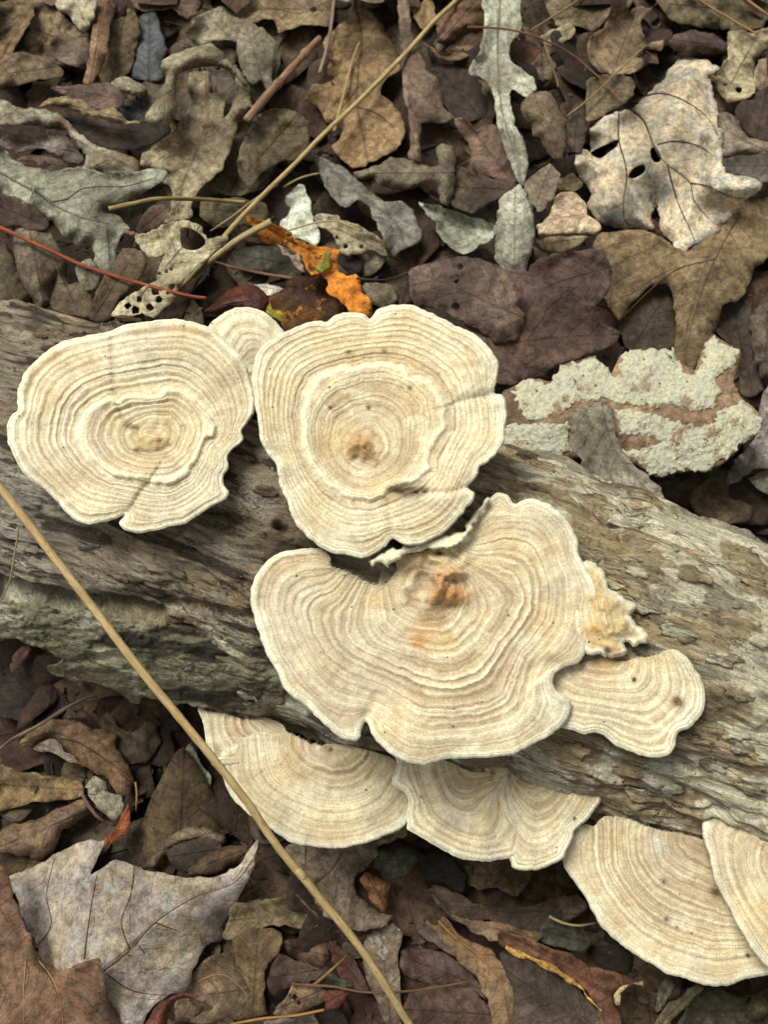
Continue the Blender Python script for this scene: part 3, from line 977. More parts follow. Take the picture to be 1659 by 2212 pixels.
# D: lower left bracket with its back lobe
pD = px('cD', [(172, 500), (185, 450), (220, 415), (268, 412), (290, 370), (350, 345), (440, 318), (520, 318), (640, 330), (720, 372), (800, 400), (900, 395), (1000, 395), (1100, 425),
               (1250, 470), (1330, 520), (1420, 600), (1440, 720), (1420, 830), (1360, 925), (1250, 980), (1150, 1020), (1000, 1055), (880, 1064), (780, 1055), (650, 1030),
               (560, 975), (450, 905), (350, 830), (280, 760), (220, 670), (188, 580)])
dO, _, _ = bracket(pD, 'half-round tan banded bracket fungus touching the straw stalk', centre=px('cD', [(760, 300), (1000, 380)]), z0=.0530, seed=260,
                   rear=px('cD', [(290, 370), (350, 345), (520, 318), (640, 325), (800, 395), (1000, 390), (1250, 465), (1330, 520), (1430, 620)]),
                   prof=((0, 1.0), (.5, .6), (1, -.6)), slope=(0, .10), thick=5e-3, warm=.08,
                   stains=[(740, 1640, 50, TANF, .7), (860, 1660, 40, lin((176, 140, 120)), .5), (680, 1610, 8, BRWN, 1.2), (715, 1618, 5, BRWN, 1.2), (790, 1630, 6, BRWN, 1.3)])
pD2 = px('cD', [(38, 165), (52, 146), (100, 178), (220, 196), (330, 220), (430, 212), (540, 245), (620, 330), (560, 430), (420, 480), (300, 520), (220, 520), (160, 545), (138, 530),
                (110, 490), (88, 380), (75, 270), (50, 200)])
me, _, hm_ = fungus_cap('lobe', None, pD2, centre=px('cD', [(420, 230), (560, 300)]), z0=.0495, seed=275, rear=px('cD', [(110, 172), (220, 190), (430, 205), (560, 255), (620, 330), (560, 430), (420, 480), (320, 520)]),
                      prof=((0, .6), (1, 0)), slope=(0, .04), thick=3e-3, stains=[(520, 1560, 30, lin((214, 170, 140)), .8), (470, 1535, 6, BRWN, 1.3), (448, 1530, 7, BRWN, 1.2)])
obj('hairs', hm_, obj('lobe', me, dO), kind='stuff')
# F: lower middle, two lobes
pF1 = px('cF', [(190, 80), (180, 170), (150, 255), (155, 300), (220, 340), (252, 395), (245, 470), (243, 545), (250, 585), (340, 640), (440, 700), (540, 755), (650, 785), (740, 796),
                (850, 782), (925, 765), (968, 720), (985, 650), (996, 600), (975, 530), (930, 490), (900, 440), (885, 330), (900, 230), (930, 190), (880, 120), (700, 60), (450, 30)])
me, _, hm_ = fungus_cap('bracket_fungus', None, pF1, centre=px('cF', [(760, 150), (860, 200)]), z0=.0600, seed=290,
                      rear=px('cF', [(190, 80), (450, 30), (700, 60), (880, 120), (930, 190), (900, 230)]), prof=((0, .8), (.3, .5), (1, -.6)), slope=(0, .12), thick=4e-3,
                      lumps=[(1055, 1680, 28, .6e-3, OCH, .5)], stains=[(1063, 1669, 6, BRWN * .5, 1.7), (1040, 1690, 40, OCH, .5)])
fO = obj('bracket_fungus', me, label='two-lobed cream bracket fungus under the front edge of the largest cap', category='fungus', group='bracket fungi on the log')
obj('hairs', hm_, fO, kind='stuff')
pF2 = px('cF', [(870, 260), (930, 200), (1000, 190), (1070, 190), (1150, 158), (1240, 170), (1330, 190), (1400, 208), (1470, 240), (1502, 300), (1500, 360), (1480, 420), (1440, 480),
                (1400, 530), (1325, 598), (1312, 650), (1270, 720), (1250, 775), (1150, 825), (1070, 848), (1000, 852), (935, 838), (908, 792), (880, 700), (850, 560), (840, 400)])
me, _, hm_ = fungus_cap('lobe', None, pF2, centre=px('cF', [(930, 220), (1020, 260)]), z0=.0582, seed=310,
                      rear=px('cF', [(930, 200), (1070, 188), (1150, 156), (1300, 182), (1400, 206)]), prof=((0, .6), (1, -.5)), slope=(.02, .10), thick=4e-3,
                      stains=[(1240, 1767, 4, BRWN * .5, 1.6), (960 + 200, 1660, 20, GREYF, .5)])
obj('hairs', hm_, obj('lobe', me, fO), kind='stuff')
# H: lower right
pH = px('cH', [(75, 510), (90, 460), (155, 300), (240, 240), (320, 245), (390, 178), (480, 185), (600, 198), (680, 240), (850, 290), (940, 305), (1100, 335), (1250, 400), (1450, 480),
               (1700, 560), (1950, 700), (2100, 900), (2060, 1200), (1900, 1350), (1659, 1402), (1500, 1428), (1400, 1470), (1300, 1490), (1190, 1486), (1050, 1440), (900, 1400), (780, 1330),
               (640, 1250), (500, 1150), (370, 1030), (310, 930), (260, 830), (190, 720), (130, 640), (90, 570)])
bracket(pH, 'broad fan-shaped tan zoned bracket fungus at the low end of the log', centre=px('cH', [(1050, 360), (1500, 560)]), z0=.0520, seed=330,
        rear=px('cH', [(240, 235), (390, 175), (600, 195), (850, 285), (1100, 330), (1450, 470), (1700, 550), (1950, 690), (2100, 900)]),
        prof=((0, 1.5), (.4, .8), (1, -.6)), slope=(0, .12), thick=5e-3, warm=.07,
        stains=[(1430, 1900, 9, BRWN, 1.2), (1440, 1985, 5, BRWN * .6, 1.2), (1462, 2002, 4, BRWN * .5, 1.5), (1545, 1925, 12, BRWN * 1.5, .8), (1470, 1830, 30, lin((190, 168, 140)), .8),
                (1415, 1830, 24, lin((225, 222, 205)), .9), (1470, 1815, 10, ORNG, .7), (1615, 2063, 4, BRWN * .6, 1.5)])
# I: right edge
pI = px('cH', [(1152, 300), (1152, 230), (1182, 150), (1240, 102), (1300, 95), (1360, 125), (1400, 180), (1480, 250), (1560, 300), (1600, 365), (1659, 380), (1850, 480), (2000, 760),
               (2000, 1150), (1880, 1380), (1760, 1410), (1640, 1330), (1560, 1240), (1500, 1150), (1420, 1020), (1390, 950), (1340, 850), (1290, 760), (1240, 660), (1222, 580),
               (1200, 470), (1170, 390)])
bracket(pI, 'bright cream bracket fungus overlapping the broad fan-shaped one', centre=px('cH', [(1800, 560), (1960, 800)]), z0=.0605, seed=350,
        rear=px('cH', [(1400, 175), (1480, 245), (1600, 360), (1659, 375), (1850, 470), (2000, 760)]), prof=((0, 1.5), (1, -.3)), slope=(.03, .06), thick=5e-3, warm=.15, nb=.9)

# ================================================================== leaf litter
def leaf_group():
    g = bpy.data.node_groups.new('dead_leaf', 'ShaderNodeTree')

    class G(NT):
        def __init__(s):
            s.t, s.n, s.l = g, g.nodes, g.links
    for nm, kind in (('A', 'NodeSocketColor'), ('B', 'NodeSocketColor'), ('Vein', 'NodeSocketColor'), ('Spot', 'NodeSocketColor'),
                     ('SpotAmt', 'NodeSocketFloat'), ('Blotch', 'NodeSocketFloat'), ('VeinAmt', 'NodeSocketFloat'), ('Rough', 'NodeSocketFloat')):
        g.interface.new_socket(nm, in_out='INPUT', socket_type=kind)
    g.interface.new_socket('BSDF', in_out='OUTPUT', socket_type='NodeSocketShader')
    t = G()
    gi = t.node('NodeGroupInput')
    go = t.node('NodeGroupOutput')
    co = t.node('ShaderNodeTexCoord').outputs['Object']
    lu = t.attr('leaf').outputs['Vector']
    se = t.node('ShaderNodeSeparateXYZ')
    t.put(se.inputs[0], lu)
    u, v, sd = se.outputs
    off = t.node('ShaderNodeCombineXYZ')
    t.put(off.inputs[0], sd)
    t.put(off.inputs[1], t.math('MULTIPLY', sd, .37))
    va = t.node('ShaderNodeVectorMath', operation='ADD')
    t.put(va.inputs[0], co)
    t.put(va.inputs[1], off.outputs[0])
    P = va.outputs[0]
    n1 = t.noise(P, 75, 5, .68)
    n2 = t.noise(P, 380, 5, .72)
    n3 = t.noise(P, 1700, 3, .6)
    n6 = t.noise(P, 38, 4, .6)
    c = t.mix(t.math('MULTIPLY', t.ramp(n1, .43, .57), gi.outputs['Blotch']), gi.outputs['A'], gi.outputs['B'])
    c = t.mix(1.0, c, t.mix(t.ramp(n2, .28, .72), (.50, .48, .46), (1.42, 1.42, 1.42)), 'MULTIPLY')
    c = t.mix(1.0, c, t.mix(t.ramp(n6, .3, .7), (.66, .64, .60), (1.38, 1.38, 1.38)), 'MULTIPLY')
    c = t.mix(1.0, c, t.mix(t.ramp(n3, .3, .7), (.78, .78, .78), (1.2, 1.2, 1.2)), 'MULTIPLY')
    # veins: midrib, side veins, net
    av = t.math('ABSOLUTE', v)
    wv = t.math('ADD', v, 0)
    rib = t.ramp(av, .005, .014, 1, 0)
    ph = t.math('SUBTRACT', t.math('MULTIPLY', u, 8.0), t.math('MULTIPLY', av, 7.0))
    ph = t.math('ADD', ph, t.math('MULTIPLY', n6, 2.2))
    fr = t.math('ABSOLUTE', t.math('SUBTRACT', t.math('FRACT', ph), .5))
    sv = t.math('MULTIPLY', t.ramp(fr, .035, .07, 1, 0), .7)
    vo = t.node('ShaderNodeTexVoronoi', feature='DISTANCE_TO_EDGE')
    t.put(vo.inputs['Vector'], P)
    vo.inputs['Scale'].default_value = 520
    net = t.ramp(vo.outputs['Distance'], .02, .10, 1, 0)
    vein = t.math('MAXIMUM', rib, sv)
    c = t.mix(t.math('MULTIPLY', vein, gi.outputs['VeinAmt']), c, gi.outputs['Vein'])
    c = t.mix(t.math('MULTIPLY', net, .12), c, (.03, .02, .014))
    n4 = t.noise(P, 170, 5, .75)
    sp = t.math('MULTIPLY', t.ramp(n4, .565, .62), gi.outputs['SpotAmt'])
    c = t.mix(sp, c, gi.outputs['Spot'])
    n5 = t.noise(P, 620, 3, .6)
    c = t.mix(t.ramp(n5, .66, .72, 0, .55), c, (.018, .013, .010))
    h = t.math('SUBTRACT', t.math('ADD', t.math('MULTIPLY', n2, .55), t.math('MULTIPLY', n3, .25)), t.math('MULTIPLY', vein, .28))
    b = t.node('ShaderNodeBsdfPrincipled')
    t.put(b.inputs['Base Color'], c)
    t.put(b.inputs['Roughness'], gi.outputs['Rough'])
    b.inputs['Specular IOR Level'].default_value = .3
    t.put(b.inputs['Normal'], t.bump(h, .0009))
    tr = t.node('ShaderNodeBsdfTranslucent')
    t.put(tr.inputs['Color'], c)
    mx = t.node('ShaderNodeMixShader')
    mx.inputs[0].default_value = .10
    t.l.new(b.outputs[0], mx.inputs[1])
    t.l.new(tr.outputs[0], mx.inputs[2])
    t.l.new(mx.outputs[0], go.inputs[0])
    return g


LG = leaf_group()


def desat(c_, s_=.88):
    c_ = np.array(c_)
    return c_ * s_ + (1 - s_) * (c_ @ np.array([.25, .65, .10]))


def leaf_mat(A, B, vein=None, spot=(40, 30, 24), spot_amt=.35, blotch=.8, vein_amt=.34, rough=.8, k=1.0, sat=.88):
    m = bpy.data.materials.new('dead_leaf')
    m.use_nodes = True
    n = m.node_tree.nodes
    n.clear()
    g = n.new('ShaderNodeGroup')
    g.node_tree = LG
    o = n.new('ShaderNodeOutputMaterial')
    m.node_tree.links.new(g.outputs[0], o.inputs['Surface'])
    vein = vein if vein is not None else tuple(.55 * np.array(A))
    for nm, v in (('A', A), ('B', B), ('Vein', vein), ('Spot', spot)):
        g.inputs[nm].default_value = (*np.clip(desat(albedo(v, k * 1.16), sat) * (1.0, 1.0, .95), 0, .8), 1)
    for nm, v in (('SpotAmt', spot_amt), ('Blotch', blotch), ('VeinAmt', vein_amt), ('Rough', rough)):
        g.inputs[nm].default_value = v
    return m


# height of the litter, kept on a 1 mm grid while leaves are laid down one upon another
HX0, HY0, HS = -.24, -.27, .001
HN, HM = 480, 560
_gx, _gy = np.meshgrid(HX0 + np.arange(HN) * HS, HY0 + np.arange(HM) * HS, indexing='ij')
HM_ = ground_h(_gx, _gy)


def h_get(xy):
    i = np.clip(np.round((xy[:, 0] - HX0) / HS).astype(int), 0, HN - 1)
    j = np.clip(np.round((xy[:, 1] - HY0) / HS).astype(int), 0, HM - 1)
    return HM_[i, j]


def h_put(xy, z):
    for dx in (-.0006, .0006):
        for dy in (-.0006, .0006):
            i = np.clip(np.round((xy[:, 0] + dx - HX0) / HS).astype(int), 0, HN - 1)
            j = np.clip(np.round((xy[:, 1] + dy - HY0) / HS).astype(int), 0, HM - 1)
            np.maximum.at(HM_, (i, j), z)


def tube_mesh(name, path, rad_, mat, n=7, col_=None, rough=.12, seed=0, close=True):
    path = np.asarray(path, float)
    m = len(path)
    rad_ = np.broadcast_to(np.asarray(rad_, float), (m,))
    tg = np.gradient(path, axis=0)
    tg /= np.linalg.norm(tg, axis=1)[:, None] + 1e-12
    up = np.array([0, 0, 1.])
    sd_ = np.cross(tg, up)
    sd_ /= np.linalg.norm(sd_, axis=1)[:, None] + 1e-9
    bn_ = np.cross(sd_, tg)
    a = np.linspace(0, 2 * np.pi, n, endpoint=False)
    wob = 1 + rough * fbm(np.repeat(np.arange(m) * .35, n), np.tile(a * 1.2, m), octaves=2, seed=seed).reshape(m, n)
    vv = path[:, None] + (sd_[:, None] * np.cos(a)[None, :, None] + bn_[:, None] * np.sin(a)[None, :, None]) * (rad_[:, None] * wob)[..., None]
    vv = vv.reshape(-1, 3)
    ii = np.arange(m * n).reshape(m, n)
    r_ = np.roll(ii, -1, 1)
    ff = [tuple(q) for q in np.stack([ii[:-1], r_[:-1], r_[1:], ii[1:]], -1).reshape(-1, 4).tolist()]
    ff += [tuple(ii[0][::-1].tolist()), tuple(ii[-1].tolist())]
    me = make_mesh(name, vv, ff, mat)
    arc = np.concatenate([[0], np.cumsum(np.linalg.norm(np.diff(path, axis=0), axis=1))])
    set_vec(me, np.stack([np.repeat(arc, n), np.tile(np.cos(a), m) * .001 + seed * .01, np.tile(np.sin(a), m) * .001], 1), 'stem')
    return me


def stem_mat(A, B, scale=1.0, rough=.75):
    m, t, b = new_mat('dry_stem')
    st = t.attr('stem').outputs['Vector']
    n1 = t.noise(t.mapping(st, (160, 900, 900)), 1.0, 5, .6)
    n2 = t.noise(t.mapping(st, (700, 1500, 1500)), 1.0, 4, .6)
    c = t.mix(t.ramp(n1, .35, .65), albedo(A), albedo(B))
    c = t.mix(t.ramp(n2, .60, .70, 0, .6), c, tuple(.3 * np.array(albedo(A))))
    t.put(b.inputs['Base Color'], c)
    t.put(b.inputs['Normal'], t.bump(n2, .0003))
    b.inputs['Roughness'].default_value = rough
    return m


LEAF_SEED = [0]


def leaf(crop, pts, A, B, label, mid=None, dome=0, fold=0, curl=2.5, rim=0, tilt=(0, 0), lift=0, q=.92, holes=(), veins=(), k=1.0, step=1.15e-3,
         name='dead_leaf', category='leaf', group='fallen leaves in the litter', vcol=None, vw=.22e-3, zmax=None, mat=None, crk=.6, jag=1.0, ridges=(), folds=(), onlog=False, thick=.3e-3, tension=.36, **mk):
    """a dead leaf: outline over the litter, laid on what is already there, curled and creased.
    dome/fold/curl/rim/lift in mm; tilt in mm per mm along picture x and y."""
    LEAF_SEED[0] += 1
    sd_ = LEAF_SEED[0]
    p = px(crop, pts)
    hp = []
    for h in holes:
        if len(h) == 3 and not isinstance(h[0], (tuple, list)):
            a = np.linspace(0, 2 * np.pi, 9, endpoint=False)
            rg = np.random.default_rng(int(h[0]) + int(h[1]))
            hp.append(px(crop, np.stack([h[0] + h[2] * np.cos(a) * rg.uniform(.7, 1.2, 9), h[1] + h[2] * np.sin(a) * rg.uniform(.7, 1.2, 9)], 1)))
        else:
            hp.append(px(crop, h))
    zg = .008
    for it in range(2):
        loop = smooth_loop(unproj(p, zg)[:, :2], step * .8, tension=tension)
        loop = loop + np.stack([fbm(np.arange(len(loop)) / 2.6, octaves=3, seed=sd_ * 3 + s_) for s_ in (0, 1)], 1) * .45e-3 * jag
        cen = loop.mean(0)
        if it == 0:
            zg = float(np.median(h_get(loop))) + .004 + lift * 1e-3
    v2, f = tessellate(loop, step, [smooth_loop(unproj(h, zg)[:, :2], .7e-3) for h in hp])
    X, Y = (v2 - cen).T
    de = seg_dist(v2, loop, True)[0]
    if mid is None:
        w_, vec = np.linalg.eigh(np.cov((loop - cen).T))
        d_ = vec[:, 1]
        tt = (loop - cen) @ d_
        ml = np.stack([cen + d_ * tt.min(), cen + d_ * (tt.min() + tt.max()) / 2, cen + d_ * tt.max()])
    else:
        ml = unproj(px(crop, mid), zg)[:, :2]
    ml = smooth_loop(ml, 3e-3, closed=False)
    md, ma, ms = seg_dist(v2, ml)
    ML = max(np.linalg.norm(np.diff(ml, axis=0), axis=1).sum(), .03)
    dmax = max(de.max(), 1e-4)
    sh = dome * 1e-3 * (1 - (1 - de / dmax) ** 2) + fold * 1e-3 * (md / .010) + rim * 1e-3 * np.clip(1 - de / 3.5e-3, 0, 1) ** 2
    sh = sh + curl * 1e-3 * fbm(X / .026 + sd_ * 3.1, Y / .026, octaves=2, seed=sd_ + 200)
    sh = sh + crk * 1e-3 * fbm(X / .005 + sd_, Y / .005, octaves=3, seed=sd_ + 300)
    sh = sh + .5e-3 * crk * np.abs(((ma / .009 - md / .009) % 1.0) - .5)
    ew = np.clip(1 - de / 5e-3, 0, 1) ** 1.5
    sh = sh + ew * (curl / 2.5) * 3.2e-3 * fbm(X / .013 + sd_ * 1.7, Y / .013, octaves=2, seed=sd_ + 350)
    sh = sh - curl * .7e-3 * np.abs(fbm(X / .022, Y / .022 + sd_ * 2.3, octaves=2, seed=sd_ + 380))
    for rl_, rh_, rw_ in ridges:
        rd_ = seg_dist(v2, unproj(px(crop, rl_), zg)[:, :2])[0]
        sh = sh + rh_ * 1e-3 * np.exp(-rd_ / (rw_ * 1e-3))
    for fl_, sa_, sb_, lim_ in folds:
        fd_, _, fs_ = seg_dist(v2, unproj(px(crop, fl_), zg)[:, :2])
        fd_ = np.sqrt(fd_ ** 2 + .6e-3 ** 2)
        sh = sh - np.where(fs_ > 0, sa_, sb_) * np.minimum(fd_, lim_ * 1e-3)
    sh = sh + tilt[0] * X + tilt[1] * Y
    hh = h_get(v2) + .35e-3
    if onlog:
        lz = drop_log(v2)
        hh = np.where(np.isnan(lz), hh, np.maximum(hh, lz + .8e-3))
    offz = np.quantile(hh - sh, q) + lift * 1e-3
    z = sh + offz
    ex = np.clip(hh - z, 0, None)
    for _ in range(5):
        ex = np.maximum(ex, adjacency_smooth(f, len(v2), ex, 8) * 1.05)
    z = z + adjacency_smooth(f, len(v2), ex, 5)
    if zmax is not None:
        z = np.minimum(z, zmax)
    pxs = proj(np.column_stack([v2, np.full(len(v2), zg)]))
    top = unproj(pxs, z)
    h_put(top[:, :2], z)
    org = np.array([*top[:, :2].mean(0), z.min()])
    bot = top - np.array([0, 0, thick])
    bv, bf = close_solid(top - org, bot - org, f)
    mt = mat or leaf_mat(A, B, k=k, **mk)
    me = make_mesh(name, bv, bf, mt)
    lv_ = np.stack([ma / ML, ms * md / ML, np.full(len(v2), sd_ * .731)], 1)
    set_vec(me, np.concatenate([lv_, lv_]), 'leaf')
    o = obj(name, me, label=label, category=category, group=group, loc=tuple(org))
    if len(veins):
        vm = stem_mat(vcol or tuple(.5 * np.array(A)), vcol or tuple(.4 * np.array(A)))
        for vi, vp in enumerate(veins):
            pv = smooth_loop(px(crop, vp), 6, closed=False)
            w0 = unproj(pv, zg)[:, :2]
            dd = ((w0[:, None] - v2[None]) ** 2).sum(-1)
            wgt = 1 / (dd + 4e-8) ** 2
            near = np.argsort(dd, 1)[:, :6]
            zz = (np.take_along_axis(wgt, near, 1) * z[near]).sum(1) / np.take_along_axis(wgt, near, 1).sum(1)
            r_ = np.linspace(1.25, .45, len(pv)) * vw
            tp = unproj(pv, zz + .04e-3) - org
            obj('midrib' if vi == 0 else 'vein', tube_mesh('vein', tp, r_, vm, n=5, seed=sd_), o)
    return o


def twig(crop, pts, r0, r1, A, B, label, name='twig', category='twig', lift=.6, zpts=None, nodes=(), group=None, rough=.12, mat=None, smooth_z=12):
    """a stem over the litter; r in mm; nodes = list of (fraction, scale) swellings, built as parts."""
    pv = smooth_loop(px(crop, pts), 7, closed=False)
    if zpts is not None:
        fr = np.linspace(0, 1, len(zpts))
        arc = np.concatenate([[0], np.cumsum(np.linalg.norm(np.diff(pv, axis=0), axis=1))])
        z = np.interp(arc / arc[-1], fr, zpts)
    else:
        z = h_get(unproj(pv, .012)[:, :2]) + r0 * .5e-3
        z = h_get(unproj(pv, np.clip(z, 0, .05))[:, :2]) + r0 * .5e-3 + lift * 1e-3
        n = min(smooth_z, max(2, len(z) // 3))
        zp = np.pad(z, n, 'edge')
        env = np.array([zp[i:i + 2 * n + 1].max() for i in range(len(z))])
        kk = np.hanning(2 * n + 3)[1:-1]
        z = np.convolve(np.pad(env, n, 'edge'), kk / kk.sum(), 'valid')
    w3 = unproj(pv, z)
    org = w3[len(w3) // 2].copy()
    m = mat or stem_mat(A, B)
    rr_ = np.linspace(r0, r1, len(w3)) * 1e-3
    me = tube_mesh(name, w3 - org, rr_, m, n=9 if r0 > .5 else 6, rough=rough, seed=len(bpy.data.objects))
    o = obj(name, me, label=label, category=category, group=group, loc=tuple(org))
    for fr, scl in nodes:
        i = int(fr * (len(w3) - 1))
        i = min(max(i, 2), len(w3) - 3)
        d = (w3[i + 1] - w3[i - 1])
        d /= np.linalg.norm(d)
        L = r0 * 1.6e-3
        pth = np.array([w3[i] - org + d * L * s_ for s_ in (-1, -.5, 0, .5, 1)])
        obj('node', tube_mesh('node', pth, rr_[i] * np.array([.9, 1 + .6 * (scl - 1), scl, 1 + .6 * (scl - 1), .9]), m, n=9, seed=i), o)
    return o


# ---- leaves at the bottom of the litter: a few shapes, copied
def oak_outline(rg, L=.06, Wd=.034, lobes=4):
    n = 90
    u = np.linspace(0, 1, n)
    env = np.sin(np.pi * u ** .8) ** .7
    cut = .55 + .45 * np.abs(np.cos(np.pi * lobes * u)) ** .8
    w1, w2 = [Wd / 2 * env * cut * (1 + .12 * rg.standard_normal()) * (1 + .1 * np.sin(9 * u + rg.uniform(0, 6))) + .0004 for _ in (0, 1)]
    x = (u - .5) * L
    bend = rg.uniform(-.12, .12) * (u - .5) ** 2 * L * 4
    return np.concatenate([np.stack([x, w1 + bend], 1), np.stack([x, -w2 + bend], 1)[::-1]])


def ovate_outline(rg, L=.055, Wd=.028):
    n = 60
    u = np.linspace(0, 1, n)
    w = Wd / 2 * np.sin(np.pi * u ** .85) ** .85 * (1 - .15 * u) + .0004
    x = (u - .5) * L
    bend = rg.uniform(-.2, .2) * (u - .5) ** 2 * L * 4
    return np.concatenate([np.stack([x, w + bend], 1), np.stack([x, -w * rg.uniform(.85, 1.1) + bend], 1)[::-1]])


FILL = [('oak', (104, 80, 58), (74, 54, 40), 'dull brown lobed oak leaf half buried in the litter'),
        ('ovate', (84, 62, 46), (58, 44, 36), 'shade-darkened brown oval leaf half buried in the litter'),
        ('oak', (126, 112, 92), (92, 76, 58), 'greyish lobed oak leaf half buried in the litter'),
        ('ovate', (112, 92, 62), (84, 64, 44), 'ochre brown oval leaf half buried in the litter'),
        ('oak', (70, 52, 44), (52, 40, 34), 'shade-blackened brown lobed leaf half buried in the litter'),
        ('ovate', (92, 64, 52), (66, 46, 40), 'reddish brown oval leaf half buried in the litter')]
protos = []
for ki, (shape, A, B, lab) in enumerate(FILL):
    mt = leaf_mat(A, B, k=.68)  # under-layer colours darkened so the gaps above look deeply shaded
    for vi in range(3):
        rg = np.random.default_rng(900 + ki * 10 + vi)
        ol = oak_outline(rg, rg.uniform(.05, .075), rg.uniform(.028, .042), int(rg.integers(3, 6))) if shape == 'oak' else ovate_outline(rg, rg.uniform(.04, .065), rg.uniform(.022, .034))
        ol = smooth_loop(ol[::2], 1.6e-3)
        v2, f = tessellate(ol, 2.0e-3)
        X, Y = v2.T
        z = 3.4e-3 * fbm(X / .02 + ki * 5, Y / .02 + vi * 9, octaves=2, seed=600 + ki) + .7e-3 * fbm(X / .005, Y / .005, octaves=3, seed=610 + ki) + np.abs(Y) * rg.uniform(-.35, .5) \
            + X ** 2 * rg.uniform(-6, 9)
        v3 = np.column_stack([v2, z - z.min()])
        bv, bf = close_solid(v3, v3 - np.array([0, 0, .3e-3]), f)
        me = make_mesh('dead_leaf', bv, bf, mt)
        lv_ = np.stack([X / .06 + .5, Y / .06, np.full(len(v2), ki * 1.3 + vi)], 1)
        set_vec(me, np.concatenate([lv_, lv_]), 'leaf')
        protos.append((me, lab, v3))
rg = np.random.default_rng(77)
cnt = 0
for i in range(420):
    if cnt >= 280:
        break
    pp_ = (rg.uniform(-200, 1860), rg.uniform(-220, 2430))
    w = unproj([pp_], .004)[0]
    # nothing lies under the log's middle
    s_near = seg_dist(w[None, :2], axis[:, :2])[0][0]
    if s_near < .030:
        continue
    me, lab, v3 = protos[int(rg.integers(len(protos)))]
    a = rg.uniform(0, 2 * np.pi)
    rot = np.array([[math.cos(a), -math.sin(a)], [math.sin(a), math.cos(a)]])
    xy = v3[:, :2] @ rot.T + w[:2]
    tx, ty = rg.normal(0, .10, 2)
    zz = v3[:, 2] + (xy - w[:2]) @ np.array([tx, ty])
    off_ = np.quantile(h_get(xy) - zz, .55)
    if cnt > 170:
        off_ = min(off_, .010)
    o = obj('dead_leaf', me, label=lab, category='leaf', group=lab.replace(' half buried in the litter', ' leaves of the under layer').replace('leaf leaves', 'leaves'))
    nrm = Vector((-tx, -ty, 1)).normalized()
    qn = Vector((0, 0, 1)).rotation_difference(nrm)
    from mathutils import Quaternion
    o.rotation_mode = 'QUATERNION'
    o.rotation_quaternion = qn @ Quaternion((0, 0, 1), a)
    o.location = (w[0], w[1], off_)
    h_put(xy, np.minimum(zz + off_, .02))
    cnt += 1
HM_ = np.minimum(HM_, .008)
# crumbs of rotten leaf and soil between the leaves
mC = leaf_mat((96, 78, 58), (58, 46, 36), k=.9, blotch=1.0)
rg = np.random.default_rng(78)
vv, ff, lf_ = [], [], []
for i in range(5200):
    pp_ = (rg.uniform(-200, 1860), rg.uniform(-220, 2430))
    w = unproj([pp_], .006)[0]
    r_ = rg.gamma(2.0, .00055) + .0005
    n = 5
    a = np.sort(rg.uniform(0, 2 * np.pi, n))
    hz = h_get(w[None, :2])[0] + rg.uniform(-.002, .0012)
    ti = rg.normal(0, .45, 2)
    base_i = len(vv)
    el = rg.uniform(.3, 1)
    rt = rg.uniform(0, 6.28)
    for zt_ in (0.0003, -.0003):
        for aa in a:
            x_, y_ = r_ * math.cos(aa) * 1.4, r_ * math.sin(aa) * el
            x_, y_ = x_ * math.cos(rt) - y_ * math.sin(rt), x_ * math.sin(rt) + y_ * math.cos(rt)
            vv.append((w[0] + x_, w[1] + y_, hz + zt_ + x_ * ti[0] + y_ * ti[1]))
            lf_.append((.3, .2, i * .37))
    ff.append(tuple(range(base_i, base_i + n)))
    ff.append(tuple(range(base_i + n, base_i + 2 * n))[::-1])
    for j in range(n):
        ff.append((base_i + (j + 1) % n, base_i + j, base_i + n + j, base_i + n + (j + 1) % n))
me = make_mesh('leaf_crumbs', vv, ff, mC, smooth=False)
set_vec(me, lf_, 'leaf')
obj('leaf_crumbs', me, kind='stuff', label='dark crumbs of rotten leaf and soil between the fallen leaves', category='leaf litter')

# litter all round, beyond what the photograph shows
mats = [leaf_mat(A, B, k=.9) for _, A, B, _ in FILL]
vv, ff, lf_, mi = [], [], [], []
rg = np.random.default_rng(79)
nv = 0
for i in range(900):
    w = rg.uniform(-.46, .46, 2)
    q_ = proj(np.array([[w[0], w[1], .004]]))[0]
    if (-40 < q_[0] < W0 + 40 and -40 < q_[1] < H0 + 40) or seg_dist(w[None], axis[:, :2])[0][0] < .04:
        continue
    ki = int(rg.integers(len(FILL)))
    ol = oak_outline(rg, rg.uniform(.05, .075), rg.uniform(.028, .042), int(rg.integers(3, 6)))[::5] if FILL[ki][0] == 'oak' else ovate_outline(rg)[::6]
    v2, f = tessellate(ol, 6e-3)
    X, Y = v2.T
    z = 4e-3 * fbm(X / .02 + i, Y / .02, octaves=2, seed=650) + np.abs(Y) * rg.uniform(-.4, .5) + X ** 2 * rg.uniform(-6, 9) + rg.uniform(.002, .012)
    a = rg.uniform(0, 2 * np.pi)
    vv.append(np.column_stack([X * math.cos(a) - Y * math.sin(a) + w[0], X * math.sin(a) + Y * math.cos(a) + w[1], z]))
    lf_.append(np.stack([X / .06 + .5, Y / .06, np.full(len(X), i * .37)], 1))
    ff.append(f + nv)
    mi += [ki] * len(f)
    nv += len(v2)
me = make_mesh('leaf_litter', np.concatenate(vv), np.concatenate(ff))
for m_ in mats:
    me.materials.append(m_)
me.polygons.foreach_set('material_index', np.array(mi, np.int32))
set_vec(me, np.concatenate(lf_), 'leaf')
obj('leaf_litter', me, kind='stuff', label='brown dead leaves covering the forest floor all round', category='leaf litter')

